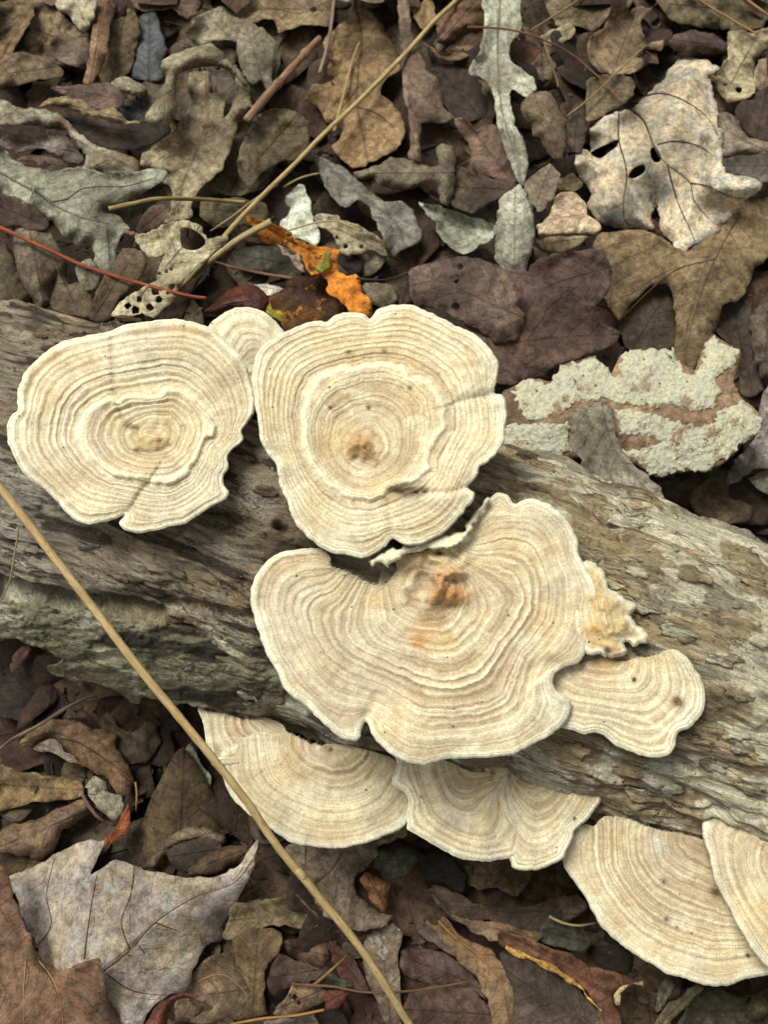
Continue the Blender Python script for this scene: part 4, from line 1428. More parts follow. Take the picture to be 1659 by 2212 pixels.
# ================================================================== the leaves one can tell apart, lowest first
# ---- top left
leaf('c1', [(-60, 0), (330, 0), (420, 120), (560, 220), (560, 330), (430, 420), (250, 380), (100, 330), (-60, 300)], (134, 114, 84), (92, 76, 54),
     'crumbly tan rotten wood chip beside the white crusty chip', name='wood_chip', category='wood chip', crk=1.6, curl=3, blotch=1.0, group=None, thick=2e-3)
leaf('c1', [(320, 300), (370, 210), (470, 240), (560, 250), (580, 350), (560, 450), (450, 430), (340, 370)], (124, 104, 92), (96, 78, 66), 'small mauve brown leaf scrap beside the upright brown leaf', curl=3)
leaf('c1', [(900, 110), (1000, 90), (1035, 200), (1075, 330), (1045, 400), (1040, 500), (985, 530), (850, 500), (855, 400), (880, 300)], (82, 86, 92), (66, 70, 78),
     'slate blue wet leaf in a hollow behind the arched oak leaf', curl=1.5, rough=.45, spot_amt=.15)
leaf('c1', [(760, 660), (850, 640), (950, 660), (960, 760), (880, 800), (800, 760)], (88, 92, 94), (70, 72, 76), 'small slate blue leaf scrap under the yellow-rimmed leaf', curl=1.5)
leaf('c1', [(0, 240), (90, 150), (205, 35), (215, 100), (125, 250), (85, 350), (60, 450), (0, 500), (-80, 420)], (124, 98, 70), (96, 74, 54), 'narrow brown leaf standing on edge by the crumbly wood', fold=3, curl=3)
leaf('c1', [(-60, 440), (20, 400), (100, 345), (200, 350), (330, 400), (415, 462), (385, 500), (260, 512), (120, 545), (-60, 590)], (118, 98, 74), (92, 76, 58), 'flat brown leaf with a smooth edge above the grey-green arm', dome=3)
leaf('c1', [(700, 100), (800, 60), (875, 90), (895, 200), (865, 350), (835, 460), (760, 520), (650, 530), (640, 430), (690, 300)], (116, 98, 68), (94, 78, 56), 'dark olive tan leaf beside the slate blue leaf', fold=2.5)
leaf('c1', [(606, 20), (640, -60), (725, -20), (735, 60), (702, 200), (692, 330), (655, 430), (605, 520), (545, 548), (538, 480), (570, 380), (580, 230), (600, 130)], (146, 112, 84), (118, 88, 64),
     'upright rust brown folded leaf by the white chip', fold=-4, lift=4, curl=2)
leaf('c1', [(355, 15), (420, -40), (600, -40), (612, 60), (580, 140), (532, 205), (470, 150), (440, 90), (370, 60)], (214, 206, 182), (196, 184, 148), 'white crusty chip at the tip of the upright rust brown leaf',
     name='bark_chip', category='chip', group=None, crk=1.2, thick=1.5e-3, lift=3, spot=(90, 80, 60), spot_amt=.5)
leaf('c1', [(850, -40), (1280, -40), (1268, 80), (1200, 125), (1100, 62), (950, 75), (860, 42)], (130, 108, 92), (104, 84, 70), 'crumpled pinkish brown leaf beside the slate blue leaf', curl=4, crk=1)
leaf('c1', [(560, 545), (700, 540), (790, 600), (800, 680), (720, 720), (600, 700), (480, 640), (320, 570), (420, 560)], (122, 96, 84), (96, 76, 66), 'pinkish brown scrap between the upright leaf and the yellow rim', curl=2)
leaf('c1', [(715, 530), (800, 500), (900, 540), (945, 590), (900, 632), (800, 602), (740, 580)], (156, 150, 128), (130, 122, 102), 'small pale grey leaf scrap above the slate blue scrap', dome=3, lift=2)
leaf('c1', [(430, 740), (540, 735), (700, 765), (850, 790), (960, 790), (1090, 800), (1090, 860), (1000, 920), (900, 960), (740, 960), (620, 930), (500, 850)], (62, 50, 40), (48, 40, 34),
     'dark brown hollow leaf below the yellow rim', curl=1.5)
leaf('c1', [(244, 696), (310, 642), (400, 622), (500, 640), (560, 668), (625, 712), (720, 690), (785, 742), (830, 775), (900, 790), (820, 800), (700, 776), (600, 757), (540, 742), (440, 702), (370, 682), (300, 684)],
     (158, 138, 98), (132, 112, 80), 'thin yellow brown curled leaf rim over the dark hollow', rim=0, lift=6, dome=2, curl=1.5)
leaf('c1', [(60, 860), (230, 880), (330, 862), (420, 880), (500, 970), (545, 1042), (500, 1052), (430, 1042), (330, 985), (240, 960), (100, 980), (0, 930)], (124, 112, 108), (98, 88, 84), 'mauve grey leaf tucked between two grey-green oak lobes', curl=2)
leaf('c1', [(110, 1030), (200, 1000), (330, 1010), (430, 1060), (400, 1110), (250, 1110), (150, 1080)], (112, 88, 70), (92, 74, 58), 'brown leaf sliver above the large grey-green oak leaf', curl=1)
leaf('c1', [(1280, 500), (1480, 480), (1530, 620), (1470, 740), (1350, 820), (1280, 700)], (92, 82, 68), (74, 64, 52), 'dark olive leaf inside the arched oak leaf', curl=2)
leaf('c1', [(1430, 850), (1600, 760), (1760, 800), (1800, 1000), (1720, 1180), (1560, 1260), (1380, 1240), (1340, 1200), (1440, 1080)], (116, 106, 78), (88, 80, 58),
     'olive mottled leaf under the tan oak leaf', curl=2.5, crk=1)
leaf('c1', [(1200, 200), (1260, 120), (1400, 50), (1500, 90), (1640, 160), (1800, 300), (1780, 480), (1720, 620), (1640, 680), (1600, 600), (1545, 510), (1600, 440), (1600, 340), (1540, 280), (1400, 260), (1280, 290), (1190, 240)],
     (134, 126, 104), (108, 96, 76), 'broad grey tan oak leaf behind the arch, with a dark eyelet', holes=[[(1400, 300), (1500, 290), (1590, 330), (1590, 380), (1520, 400), (1440, 370)]], curl=3, lift=4)
leaf('c1', [(1205, 560), (1232, 650), (1182, 740), (1100, 865), (1000, 935), (912, 990), (898, 1060), (1000, 1082), (1080, 1105), (1045, 1170), (1090, 1210), (1100, 1300), (1080, 1390), (1055, 1440), (1130, 1425), (1240, 1405),
     (1232, 1330), (1262, 1250), (1330, 1180), (1420, 1100), (1462, 1000), (1502, 880), (1552, 772), (1605, 690), (1640, 860), (1650, 780), (1610, 640), (1590, 560), (1550, 480), (1510, 470), (1505, 600), (1480, 700), (1432, 762), (1442, 640),
     (1400, 600), (1345, 600), (1335, 470), (1225, 465)], (152, 138, 110), (122, 106, 82), 'tan oak leaf with a long narrow tail and raised midrib', mid=[(1330, 450), (1335, 700), (1320, 830), (1260, 1000), (1180, 1200), (1150, 1420)],
     veins=[[(1330, 470), (1335, 640), (1325, 840), (1270, 960)]], vcol=(150, 112, 78), vw=.3e-3, fold=1.8, lift=4, curl=3, crk=.9)
leaf('c1', [(1000, 800), (930, 775), (960, 700), (1020, 602), (1065, 500), (1028, 440), (1040, 392), (1120, 350), (1230, 312), (1330, 280), (1400, 310), (1460, 380), (1545, 465), (1600, 560), (1560, 560), (1500, 480), (1430, 442),
     (1330, 430), (1230, 440), (1150, 482), (1122, 560), (1132, 680), (1120, 760), (1075, 770)], (152, 142, 116), (122, 110, 86), 'pale tan oak leaf arched into a loop', lift=10, dome=4, curl=2)
leaf('c1', [(-60, 610), (0, 632), (120, 690), (250, 702), (370, 730), (432, 780), (500, 852), (600, 932), (700, 960), (800, 1000), (890, 1030), (880, 1130), (740, 1130), (540, 1100), (552, 1012), (480, 900), (400, 832), (300, 812), (180, 805), (60, 802), (-60, 790)],
     (150, 150, 130), (130, 104, 80), 'grey-green to brown oak leaf arm above the large grey-green leaf', lift=5, dome=2.5, fold=-2, blotch=1)
leaf('c1', [(-120, 880), (0, 940), (60, 1002), (120, 1050), (230, 1085), (330, 1096), (430, 1086), (540, 1080), (640, 1110), (760, 1120), (880, 1105), (1000, 1085), (1062, 1095), (1084, 1122), (1050, 1165), (980, 1202), (900, 1250), (820, 1296),
     (760, 1320), (700, 1345), (688, 1370), (740, 1380), (800, 1430), (832, 1472), (800, 1500), (762, 1540), (748, 1660), (735, 1745), (700, 1808), (640, 1745), (602, 1685), (592, 1590), (520, 1592), (450, 1555), (400, 1510), (300, 1396), (170, 1316), (0, 1256), (-120, 1232)],
     (152, 154, 136), (128, 126, 110), 'large grey-green oak leaf with rounded lobes and a dark curved midrib', mid=[(-100, 1060), (0, 1110), (120, 1180), (250, 1250), (330, 1310), (450, 1370), (560, 1410), (690, 1440), (720, 1780)],
     veins=[[(-60, 1085), (0, 1112), (120, 1180), (250, 1250), (330, 1312), (450, 1370), (560, 1410), (700, 1440)], [(330, 1300), (430, 1280), (520, 1220), (640, 1200), (800, 1200), (980, 1150)]], vcol=(96, 84, 72),
     lift=8, dome=3, curl=4, spot_amt=.25)
# ---- below it, down to the log
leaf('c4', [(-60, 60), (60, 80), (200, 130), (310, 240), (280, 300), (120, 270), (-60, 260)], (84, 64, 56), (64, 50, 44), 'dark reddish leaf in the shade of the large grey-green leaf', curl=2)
leaf('c4', [(90, 300), (160, 255), (260, 270), (340, 340), (390, 440), (380, 560), (330, 640), (330, 760), (250, 820), (180, 700), (110, 560), (80, 420)], (112, 98, 80), (86, 74, 60), 'dome-shaped dull brown leaf behind the log, under the red stem', dome=5, curl=2)
leaf('c4', [(-80, 380), (0, 400), (80, 480), (150, 600), (195, 720), (180, 830), (60, 800), (-80, 780)], (100, 88, 66), (74, 64, 48), 'olive brown rounded leaf between the log and the red stem', dome=5)
leaf('c4', [(340, 440), (420, 480), (440, 640), (520, 620), (590, 720), (560, 860), (420, 830), (320, 780), (340, 640)], (104, 88, 68), (78, 66, 50), 'brown leaf strip hanging behind the log beside the pale chip', curl=3)
leaf('c4', [(480, 540), (580, 470), (640, 560), (630, 660), (560, 690), (510, 640)], (150, 146, 124), (120, 112, 94), 'pale grey leaf tip under the large grey-green leaf', curl=1.5, lift=2)
leaf('c4', [(560, 860), (610, 700), (680, 560), (800, 420), (930, 450), (930, 560), (860, 640), (760, 740), (700, 870)], (110, 92, 70), (86, 70, 54), 'brown leaf leaning between the red stem and the lacy leaf', curl=2.5, lift=2)
leaf('c4', [(890, 240), (960, 150), (1060, 130), (1090, 200), (1060, 260), (960, 300), (880, 330)], (124, 98, 84), (98, 76, 64), 'pinkish brown leaf sliver above the lacy leaf', curl=2)
leaf('c4', [(1300, 100), (1480, 90), (1700, 120), (1700, 260), (1500, 270), (1330, 250), (1280, 180)], (110, 100, 72), (84, 76, 54), 'olive ridged leaf under the crossing straws', curl=2, crk=1)
leaf('c4', [(1060, 252), (1180, 236), (1290, 270), (1330, 342), (1450, 330), (1452, 380), (1380, 430), (1300, 500), (1230, 560), (1155, 650), (1132, 740), (1062, 790), (1000, 852), (920, 832), (850, 852), (735, 842), (722, 820),
     (800, 740), (900, 680), (1000, 620), (1012, 540), (1062, 450), (1020, 470), (950, 468), (885, 385), (868, 335), (960, 310)], (182, 170, 138), (150, 138, 108), 'lacy pale tan leaf eaten into holes, beside the round cap with the notched edge',
     holes=[[(1165, 292), (1220, 284), (1300, 332), (1318, 385), (1250, 425), (1168, 400)], (895, 740, 22), (872, 808, 30), (1000, 690, 26), (1020, 742, 24), (1108, 660, 20), (820, 782, 22), (962, 790, 26), (1070, 560, 14), (1100, 545, 12), (1025, 575, 12), (1080, 700, 16)],
     step=.8e-3, lift=4, curl=2.5, crk=.8)
leaf('c4', [(735, 845), (780, 840), (860, 855), (912, 860), (890, 885), (800, 895), (740, 880)], (88, 66, 48), (66, 50, 38), 'small brown bud scale between the log and the lacy leaf', dome=2, lift=2, category='bud scale', name='bud_scale', group=None)
# ---- orange leaf and its neighbours
leaf('cO', [(900, 580), (1050, 420), (1200, 440), (1400, 560), (1490, 640), (1440, 760), (1330, 840), (1200, 800), (1080, 830), (960, 800)], (128, 120, 100), (98, 90, 74), 'grey brown papery leaf behind the orange leaf', curl=2)
leaf('cO', [(100, 600), (300, 560), (520, 560), (700, 640), (720, 800), (600, 860), (380, 790), (160, 760)], (104, 102, 88), (78, 74, 64), 'dull grey mouldy leaf under the orange leaf', curl=1.5, spot_amt=.5)
leaf('cO', [(1260, 920), (1400, 880), (1540, 920), (1570, 1050), (1460, 1120), (1340, 1060)], (136, 126, 100), (100, 92, 74), 'mottled grey brown leaf between the orange leaf and the tall round cap', curl=2, spot_amt=.6)
leaf('cO', [(850, 280), (1000, 270), (1100, 330), (1250, 380), (1420, 480), (1490, 640), (1380, 600), (1280, 620), (1160, 640), (1060, 620), (1050, 540), (960, 420), (830, 350)], (172, 160, 132), (140, 128, 102),
     'torn lacy beige leaf behind the orange leaf', holes=[(1120, 560, 26), (1040, 480, 18), (1260, 560, 22)], step=.9e-3, curl=2.5, lift=3)
leaf('cO', [(580, 130), (640, 50), (690, 8), (745, 15), (765, 80), (805, 150), (802, 230), (835, 290), (832, 340), (885, 420), (880, 510), (855, 552), (780, 520), (700, 490), (640, 460), (590, 410), (518, 372), (560, 320), (610, 250), (620, 210), (585, 180)],
     (222, 226, 212), (196, 198, 180), 'chalk white bark chip standing above the orange leaf', name='bark_chip', category='chip', group=None, thick=1.2e-3, lift=5, crk=.9, curl=2, spot=(150, 140, 120), spot_amt=.4, vein_amt=0)
leaf('cO', [(-160, 1150), (-60, 1060), (20, 990), (70, 945), (150, 915), (230, 904), (330, 930), (395, 990), (420, 1080), (380, 1160), (300, 1200), (100, 1160), (0, 1180)], (84, 44, 32), (52, 30, 26), 'glossy dark red leaf behind the small cap',
     rough=.35, dome=4, lift=2, curl=2, sat=1.05)
leaf('cO', [(285, 906), (400, 904), (562, 940), (540, 962), (432, 1002), (380, 985), (330, 930)], (214, 200, 184), (190, 174, 156), 'pinkish white leaf underside beside the glossy dark red leaf', lift=3, curl=1.5, vein_amt=.2)
leaf('cO', [(440, 995), (560, 950), (600, 870), (650, 800), (700, 812), (800, 832), (880, 800), (952, 850), (972, 980), (1060, 1060), (1130, 1130), (1170, 1230), (1080, 1300), (900, 1320), (700, 1360), (560, 1340), (540, 1250), (455, 1150), (430, 1050)],
     (84, 58, 44), (110, 74, 40), 'shade-darkened brown leaf with ochre freckles in front of the orange leaf', lift=2, dome=3, spot=(190, 128, 50), spot_amt=.85, vein_amt=.3, sat=1.05, q=.85)  # shadowed underside of the orange leaf, shade included in its brown
leaf('cO', [(148, 985), (230, 1000), (300, 1030), (380, 1010), (430, 1040), (450, 1120), (545, 1165), (565, 1240), (455, 1195), (300, 1110), (200, 1055)], (136, 132, 62), (168, 128, 54), 'yellow-green leaf tip beside the dark freckled leaf', sat=1.1,
     lift=9, curl=1.5, spot_amt=.4)
leaf('cO', [(108, 198), (200, 250), (300, 310), (400, 332), (480, 360), (560, 390), (620, 440), (662, 480), (720, 510), (800, 552), (880, 565), (1000, 575), (1064, 602), (1042, 660), (1052, 760), (1120, 832), (1200, 806), (1242, 850), (1262, 950),
     (1342, 1060), (1352, 1185), (1200, 1185), (1130, 1120), (1050, 1040), (960, 980), (950, 860), (880, 800), (800, 822), (752, 760), (720, 650), (640, 600), (590, 562), (490, 550), (382, 522), (340, 470), (280, 382), (200, 290)],
     (206, 138, 60), (186, 112, 58), 'bright orange leaf with black spots behind the tall round cap', lift=7, fold=2, curl=2.5, mid=[(108, 198), (400, 400), (650, 540), (850, 640), (980, 800), (1150, 950), (1300, 1150)],
     spot=(60, 40, 28), spot_amt=.9, blotch=.7, vein_amt=.15, step=.9e-3, sat=1.08)
leaf('cO', [(870, 780), (850, 755), (900, 700), (925, 620), (950, 590), (985, 610), (990, 680), (965, 750), (910, 792)], (128, 140, 66), (150, 136, 64), 'small green patch-like leaflet on the orange leaf', name='leaflet', lift=.6, curl=.4, crk=.2, q=.95, vein_amt=.1, spot_amt=.2, sat=1.1)
leaf('cO', [(490, 538), (560, 578), (640, 642), (700, 608), (742, 792), (692, 762), (640, 690), (540, 602)], (178, 148, 138), (150, 124, 116), 'mauve pointed leaf scrap lying on the orange leaf', lift=2, curl=1)
# ---- top middle
leaf('c2', [(-160, 30), (0, -40), (480, -40), (490, 170), (400, 170), (300, 165), (220, 192), (160, 212), (125, 140), (60, 132), (-60, 152)], (146, 124, 94), (118, 98, 74), 'tan oak leaf with a straight rusty vein beside the jointed twig', veins=[[(-100, 90), (120, 60), (300, 90), (470, 10)]], vcol=(140, 90, 62),
     curl=2.5, lift=2)
leaf('c2', [(-120, 160), (-30, 170), (60, 190), (110, 282), (122, 400), (112, 560), (72, 592), (52, 520), (0, 545), (-60, 500), (-110, 360)], (136, 128, 108), (106, 98, 80), 'drab grey oak lobe beside the thick jointed twig', curl=2.5, lift=2)
leaf('c2', [(0, 760), (160, 700), (330, 760), (350, 900), (320, 1010), (180, 1040), (60, 1100), (-40, 1200), (-120, 1050)], (106, 94, 66), (78, 68, 48), 'mossy olive leaf under the long straw', crk=1.2, curl=2)
leaf('c2', [(300, 640), (420, 700), (480, 820), (420, 900), (330, 860), (280, 720)], (92, 66, 50), (72, 54, 42), 'dark reddish leaf pocket beside the large tan leaf', curl=1.5)
leaf('c2', [(1000, 60), (1080, 20), (1140, -20), (1165, 100), (1112, 200), (1085, 192), (1032, 125)], (158, 132, 88), (130, 104, 70), 'ochre leaf tip crossing under the long straw', curl=2, lift=2)
leaf('c2', [(1170, 150), (1220, 60), (1300, -40), (1450, -40), (1505, 100), (1482, 182), (1350, 232), (1250, 285), (1180, 275)], (116, 84, 62), (90, 66, 50), 'rusty brown curled leaf beside the pale grey oak leaf', dome=4, curl=2.5)
leaf('c2', [(1090, 280), (1200, 330), (1300, 302), (1405, 305), (1352, 380), (1250, 395), (1150, 345)], (132, 106, 76), (104, 82, 58), 'thin curved brown leaf edge under the rusty brown leaf', rim=2, lift=1)
leaf('c2', [(1110, 470), (1240, 420), (1400, 480), (1500, 620), (1480, 760), (1300, 780), (1200, 660)], (64, 52, 42), (50, 42, 36), 'shade-darkened leaf beside the pale grey oak leaf', curl=1.5)  # shade of the gap put into this leaf's colour
leaf('c2', [(640, 10), (660, -60), (720, 50), (782, 120), (832, 190), (900, 300), (942, 430), (900, 482), (832, 520), (812, 600), (900, 682), (962, 780), (952, 900), (900, 972), (802, 1012), (722, 1062), (640, 1082), (560, 1032), (498, 950), (540, 900),
     (552, 820), (480, 800), (430, 740), (400, 690), (330, 652), (328, 612), (370, 552), (450, 540), (492, 522), (460, 460), (490, 400), (448, 310), (450, 252), (500, 200), (560, 152), (622, 122)], (146, 118, 80), (112, 90, 60),
     'large ochre tan oak leaf crossed by the long straw', mid=[(640, -20), (690, 250), (670, 480), (660, 680), (700, 900), (730, 1060)], veins=[[(640, 0), (690, 250), (665, 480), (660, 680), (700, 900), (728, 1050)], [(662, 690), (800, 740), (900, 830)], [(670, 560), (560, 700), (480, 780)]],
     vcol=(92, 62, 46), lift=3, curl=3.5, crk=.8, fold=1)
leaf('c2', [(1280, 780), (1350, 760), (1430, 832), (1550, 800), (1625, 950), (1680, 1080), (1680, 1180), (1560, 1152), (1440, 1112), (1390, 1050), (1380, 950)], (126, 100, 84), (100, 80, 66), 'pinkish brown leaf below the pale grey oak leaf', curl=3, lift=1)
leaf('c2', [(1280, 1070), (1450, 1122), (1600, 1165), (1680, 1180), (1660, 1230), (1500, 1310), (1400, 1372), (1262, 1310)], (92, 76, 58), (70, 58, 46), 'dark brown leaf behind the cupped grey leaf', curl=1.5, rim=1)
leaf('c2', [(915, -40), (972, -40), (1002, 130), (1022, 260), (1072, 370), (1112, 460), (1172, 512), (1202, 600), (1222, 700), (1292, 762), (1200, 802), (1085, 792), (1062, 900), (1062, 1045), (990, 1035), (1000, 900), (982, 700), (950, 600), (952, 450), (930, 250)],
     (142, 118, 100), (112, 90, 76), 'narrow mauve brown oak leaf folded lengthwise beside the large tan leaf', mid=[(940, -40), (985, 300), (1000, 600), (1030, 1040)], fold=-3, lift=6, curl=2)
leaf('c2', [(630, 1112), (720, 1090), (800, 1060), (880, 1015), (960, 1020), (1060, 1060), (1150, 1070), (1182, 1060), (1168, 962), (1200, 930), (1272, 940), (1292, 1050), (1282, 1200), (1252, 1335), (1200, 1312), (1170, 1222), (1100, 1172),
     (1000, 1202), (900, 1222), (820, 1202), (760, 1152), (690, 1162)], (134, 124, 102), (106, 94, 76), 'grey tan leaf twisted into a saddle between two curled leaves', dome=5, lift=4, curl=2.5)
leaf('c2', [(335, 950), (390, 992), (440, 1022), (520, 1052), (600, 1102), (680, 1172), (740, 1242), (830, 1292), (930, 1292), (1012, 1342), (1027, 1400), (1082, 1520), (1052, 1562), (960, 1602), (890, 1655), (850, 1602), (800, 1482), (760, 1392),
     (740, 1322), (650, 1292), (600, 1332), (540, 1322), (490, 1262), (450, 1192), (420, 1122), (390, 1042)], (138, 134, 124), (112, 106, 98), 'long grey twisted leaf pointing down to the orange leaf', mid=[(335, 950), (560, 1140), (740, 1300), (900, 1420), (980, 1590)],
     fold=2, lift=6, curl=3)
leaf('c3', [(0, 270), (120, 260), (200, 340), (140, 440), (60, 480), (-40, 420)], (106, 72, 50), (84, 58, 42), 'rusty leaf scrap beside the pale silver grey oak leaf', curl=2)
leaf('c3', [(120, 440), (220, 340), (300, 420), (260, 520), (160, 500)], (136, 122, 96), (110, 96, 74), 'beige scrap near the red curved needle', curl=2)
leaf('d', [(1045, -20), (1115, -20), (1126, 60), (1100, 100), (1102, 130), (1150, 168), (1157, 190), (1140, 212), (1110, 196), (1100, 212), (1112, 270), (1130, 300), (1142, 350), (1132, 402), (1112, 382), (1095, 340), (1076, 270), (1064, 200),
     (1045, 172), (1012, 160), (1015, 140), (1035, 110), (1046, 60)], (188, 190, 172), (150, 146, 130), 'pale silver grey oak leaf with narrow lobes', mid=[(1080, -20), (1078, 120), (1085, 230), (1115, 330), (1128, 400)],
     veins=[[(1082, -10), (1075, 110), (1083, 230), (1110, 330), (1126, 395)]], vcol=(130, 112, 92), fold=1.6, lift=8, curl=2.5)
leaf('c2', [(1052, 1298), (1130, 1310), (1230, 1340), (1310, 1370), (1400, 1402), (1500, 1432), (1555, 1452), (1532, 1532), (1452, 1572), (1400, 1612), (1330, 1638), (1270, 1602), (1210, 1542), (1170, 1492), (1160, 1432), (1090, 1362)], (178, 182, 164), (148, 150, 134),
     'cupped pale grey-green leaf with a rolled edge', rim=3.5, dome=-2, lift=5, curl=1.5)
leaf('d', [(1084, 424), (1108, 410), (1126, 400), (1146, 440), (1156, 482), (1150, 532), (1140, 572), (1128, 620), (1095, 592), (1069, 560), (1071, 500), (1077, 450)], (178, 176, 160), (150, 146, 132), 'pale silver oval leaf hanging point down', lift=8, dome=3, curl=1, fold=-1)
# ---- top right
leaf('c3', [(240, -30), (700, -30), (640, 100), (560, 200), (440, 180), (300, 160)], (124, 108, 80), (96, 82, 60), 'mottled tan leaf scrap under the crossing pine needles', curl=2)
leaf('c3', [(200, 240), (290, 190), (390, 155), (420, 200), (390, 250), (300, 290), (230, 290)], (182, 170, 132), (150, 138, 104), 'small pale yellow leaf scrap under the red curved needle', lift=2, curl=1.5)
leaf('c3', [(950, -40), (1500, -40), (1680, 60), (1620, 180), (1450, 200), (1250, 180), (1050, 140), (980, 60)], (112, 100, 70), (84, 74, 54), 'mossy olive litter leaf under two pine needles', crk=1.4, curl=2)
leaf('c3', [(1000, 260), (1150, 200), (1300, 220), (1400, 290), (1380, 360), (1200, 340), (1060, 320)], (98, 78, 68), (76, 60, 54), 'dark plum brown leaf behind the big pale oak leaf', dome=3, curl=1.5)
leaf('c3', [(690, -40), (805, -40), (762, 80), (822, 42), (890, 62), (955, 15), (885, 85), (842, 140), (852, 222), (905, 272), (985, 270), (972, 332), (865, 315), (872, 400), (800, 472), (700, 482), (600, 472), (515, 400), (498, 300), (540, 222), (600, 182), (640, 80)],
     (148, 126, 96), (116, 92, 70), 'tan brown oak leaf with finger lobes under the fine straight needle', curl=3.5, lift=2, crk=.8)
leaf('c3', [(500, 520), (640, 480), (780, 500), (800, 600), (700, 690), (600, 740), (500, 780)], (120, 104, 78), (92, 80, 60), 'dull tan leaf beside the big pale oak leaf', curl=2)
leaf('c3', [(400, 700), (480, 660), (490, 880), (460, 980), (380, 960), (360, 800)], (86, 74, 58), (66, 58, 48), 'dark leaf sliver beside the spindle-shaped brown leaf', curl=1.5)
leaf('c3', [(65, 700), (130, 602), (250, 600), (312, 690), (362, 800), (352, 950), (322, 1028), (270, 1012), (200, 920), (150, 872), (130, 790)], (138, 116, 92), (108, 90, 70), 'spindle-shaped brown leaf with a curled side', dome=4, lift=2)
leaf('c3', [(100, 1180), (250, 1060), (320, 1120), (300, 1240), (200, 1360), (130, 1300)], (122, 106, 90), (94, 80, 66), 'mauve tan leaf scrap above the pale wood splinters', curl=2, lift=1)
leaf('c3', [(300, 1180), (400, 1120), (470, 1180), (420, 1220), (320, 1220)], (168, 154, 120), (140, 126, 98), 'small straw-coloured leaf scrap beside the big pale oak leaf', curl=1.5, lift=1)
leaf('c3', [(180, 1450), (260, 1385), (300, 1262), (400, 1230), (482, 1300), (502, 1380), (585, 1460), (545, 1505), (470, 1500), (350, 1500), (200, 1502)], (206, 184, 150), (176, 150, 126), 'pale pinkish wood splinter under the big oak leaf', name='wood_splinter', category='wood splinter',
     group='pale wood splinters', thick=2e-3, curl=1.5, lift=1, vein_amt=.2)
leaf('c3', [(168, 1552), (300, 1512), (495, 1522), (442, 1572), (332, 1628), (200, 1602)], (206, 184, 142), (172, 148, 116), 'cream wood splinter beside the hanging silver oval leaf', name='wood_splinter', category='wood splinter', group='pale wood splinters', thick=2e-3, curl=1, lift=2, vein_amt=.2)
leaf('c3', [(1400, 208), (1500, 200), (1560, 212), (1700, 170), (1700, 292), (1600, 372), (1562, 460), (1585, 582), (1500, 642), (1400, 662), (1340, 592), (1288, 500), (1350, 442), (1402, 352)], (172, 158, 124), (142, 126, 98), 'crumpled straw-coloured leaf behind the tip of the big pale oak leaf',
     curl=4, lift=3, crk=1.2, holes=[(1470, 580, 20), (1385, 545, 14)])
leaf('c3', [(1600, 392), (1720, 380), (1720, 590), (1570, 562)], (178, 156, 126), (150, 128, 104), 'smooth beige leaf corner beside the crumpled straw-coloured leaf', curl=1.5, lift=3)
leaf('c3', [(1480, 660), (1720, 560), (1720, 900), (1560, 880), (1450, 760)], (76, 58, 48), (56, 46, 40), 'dark brown leaf in the gap under the smooth beige leaf corner', curl=1.5)
leaf('c3', [(1340, 740), (1440, 742), (1480, 800), (1525, 882), (1720, 925), (1720, 992), (1500, 1002), (1370, 1010)], (132, 118, 100), (106, 92, 78), 'grey brown leaf arm sticking out behind the big pale oak leaf', dome=3, lift=2)
leaf('c3', [(1380, 1020), (1720, 1000), (1720, 1140), (1600, 1170), (1400, 1110)], (100, 92, 84), (78, 70, 64), 'dark grey leaf under the pointed lobe of the big oak leaf', curl=1.5)
leaf('d', [(1160, 560), (1300, 540), (1320, 620), (1270, 670), (1180, 660), (1130, 640)], (100, 76, 66), (78, 60, 54), 'plum brown leaf beside the broad brown oak leaf', curl=3)
leaf('c5', [(-280, 300), (-160, 120), (60, 100), (250, 180), (450, 240), (560, 420), (700, 500), (685, 560), (560, 622), (400, 682), (320, 702), (200, 792), (80, 815), (0, 840), (-150, 800), (-280, 620)],
     (96, 72, 62), (74, 56, 50), 'broad dark reddish brown leaf beside the tall round cap', curl=2.5, lift=1, q=.75, mid=[(-280, 420), (0, 560), (300, 540), (690, 520)])
leaf('cM', [(200, 440), (420, 380), (700, 320), (960, 380), (1110, 490), (1215, 600), (1160, 760), (1260, 860), (1160, 1060), (980, 1100), (860, 1000), (660, 900), (460, 800), (230, 740)],
     (104, 84, 72), (80, 64, 56), 'dark umber leaf with worm holes behind the tall round cap', holes=[(655, 410, 30), (620, 520, 34), (500, 790, 38), (615, 770, 40)], lift=2, curl=2, dome=2)
leaf('c5', [(700, 360), (900, 200), (1100, 220), (1080, 420), (1040, 600), (900, 620), (740, 600)], (84, 70, 52), (64, 54, 42), 'dark olive leaf seen through the notch of the broad brown oak leaf', curl=1.5)
leaf('c5', [(1300, 420), (1450, 300), (1560, 320), (1560, 520), (1620, 700), (1620, 880), (1480, 900), (1460, 640), (1380, 560)], (78, 66, 54), (60, 52, 44), 'dark brown leaf between the broad oak leaf and the dusty upright leaf', curl=2)
leaf('c5', [(1545, 400), (1600, 330), (1720, 200), (1720, 790), (1625, 800), (1570, 652), (1550, 500)], (116, 102, 84), (90, 78, 64), 'dusty brown upright leaf beside the cream crust', dome=4, lift=3)
leaf('c5', [(380, 1380), (460, 1300), (700, 1380), (880, 1480), (1150, 1420), (1400, 1380), (1680, 1480), (1720, 1720), (1300, 1720), (1000, 1660), (600, 1560)], (84, 68, 54), (64, 52, 42), 'dark wet leaf between the log and the cream-crusted bark', curl=2.5, lift=0)
leaf('c5', [(1150, 1560), (1300, 1420), (1400, 1440), (1420, 1560), (1560, 1620), (1500, 1720), (1250, 1700)], (116, 98, 72), (90, 76, 56), 'tan brown leaf scrap below the cream-crusted bark', curl=2.5, lift=1)
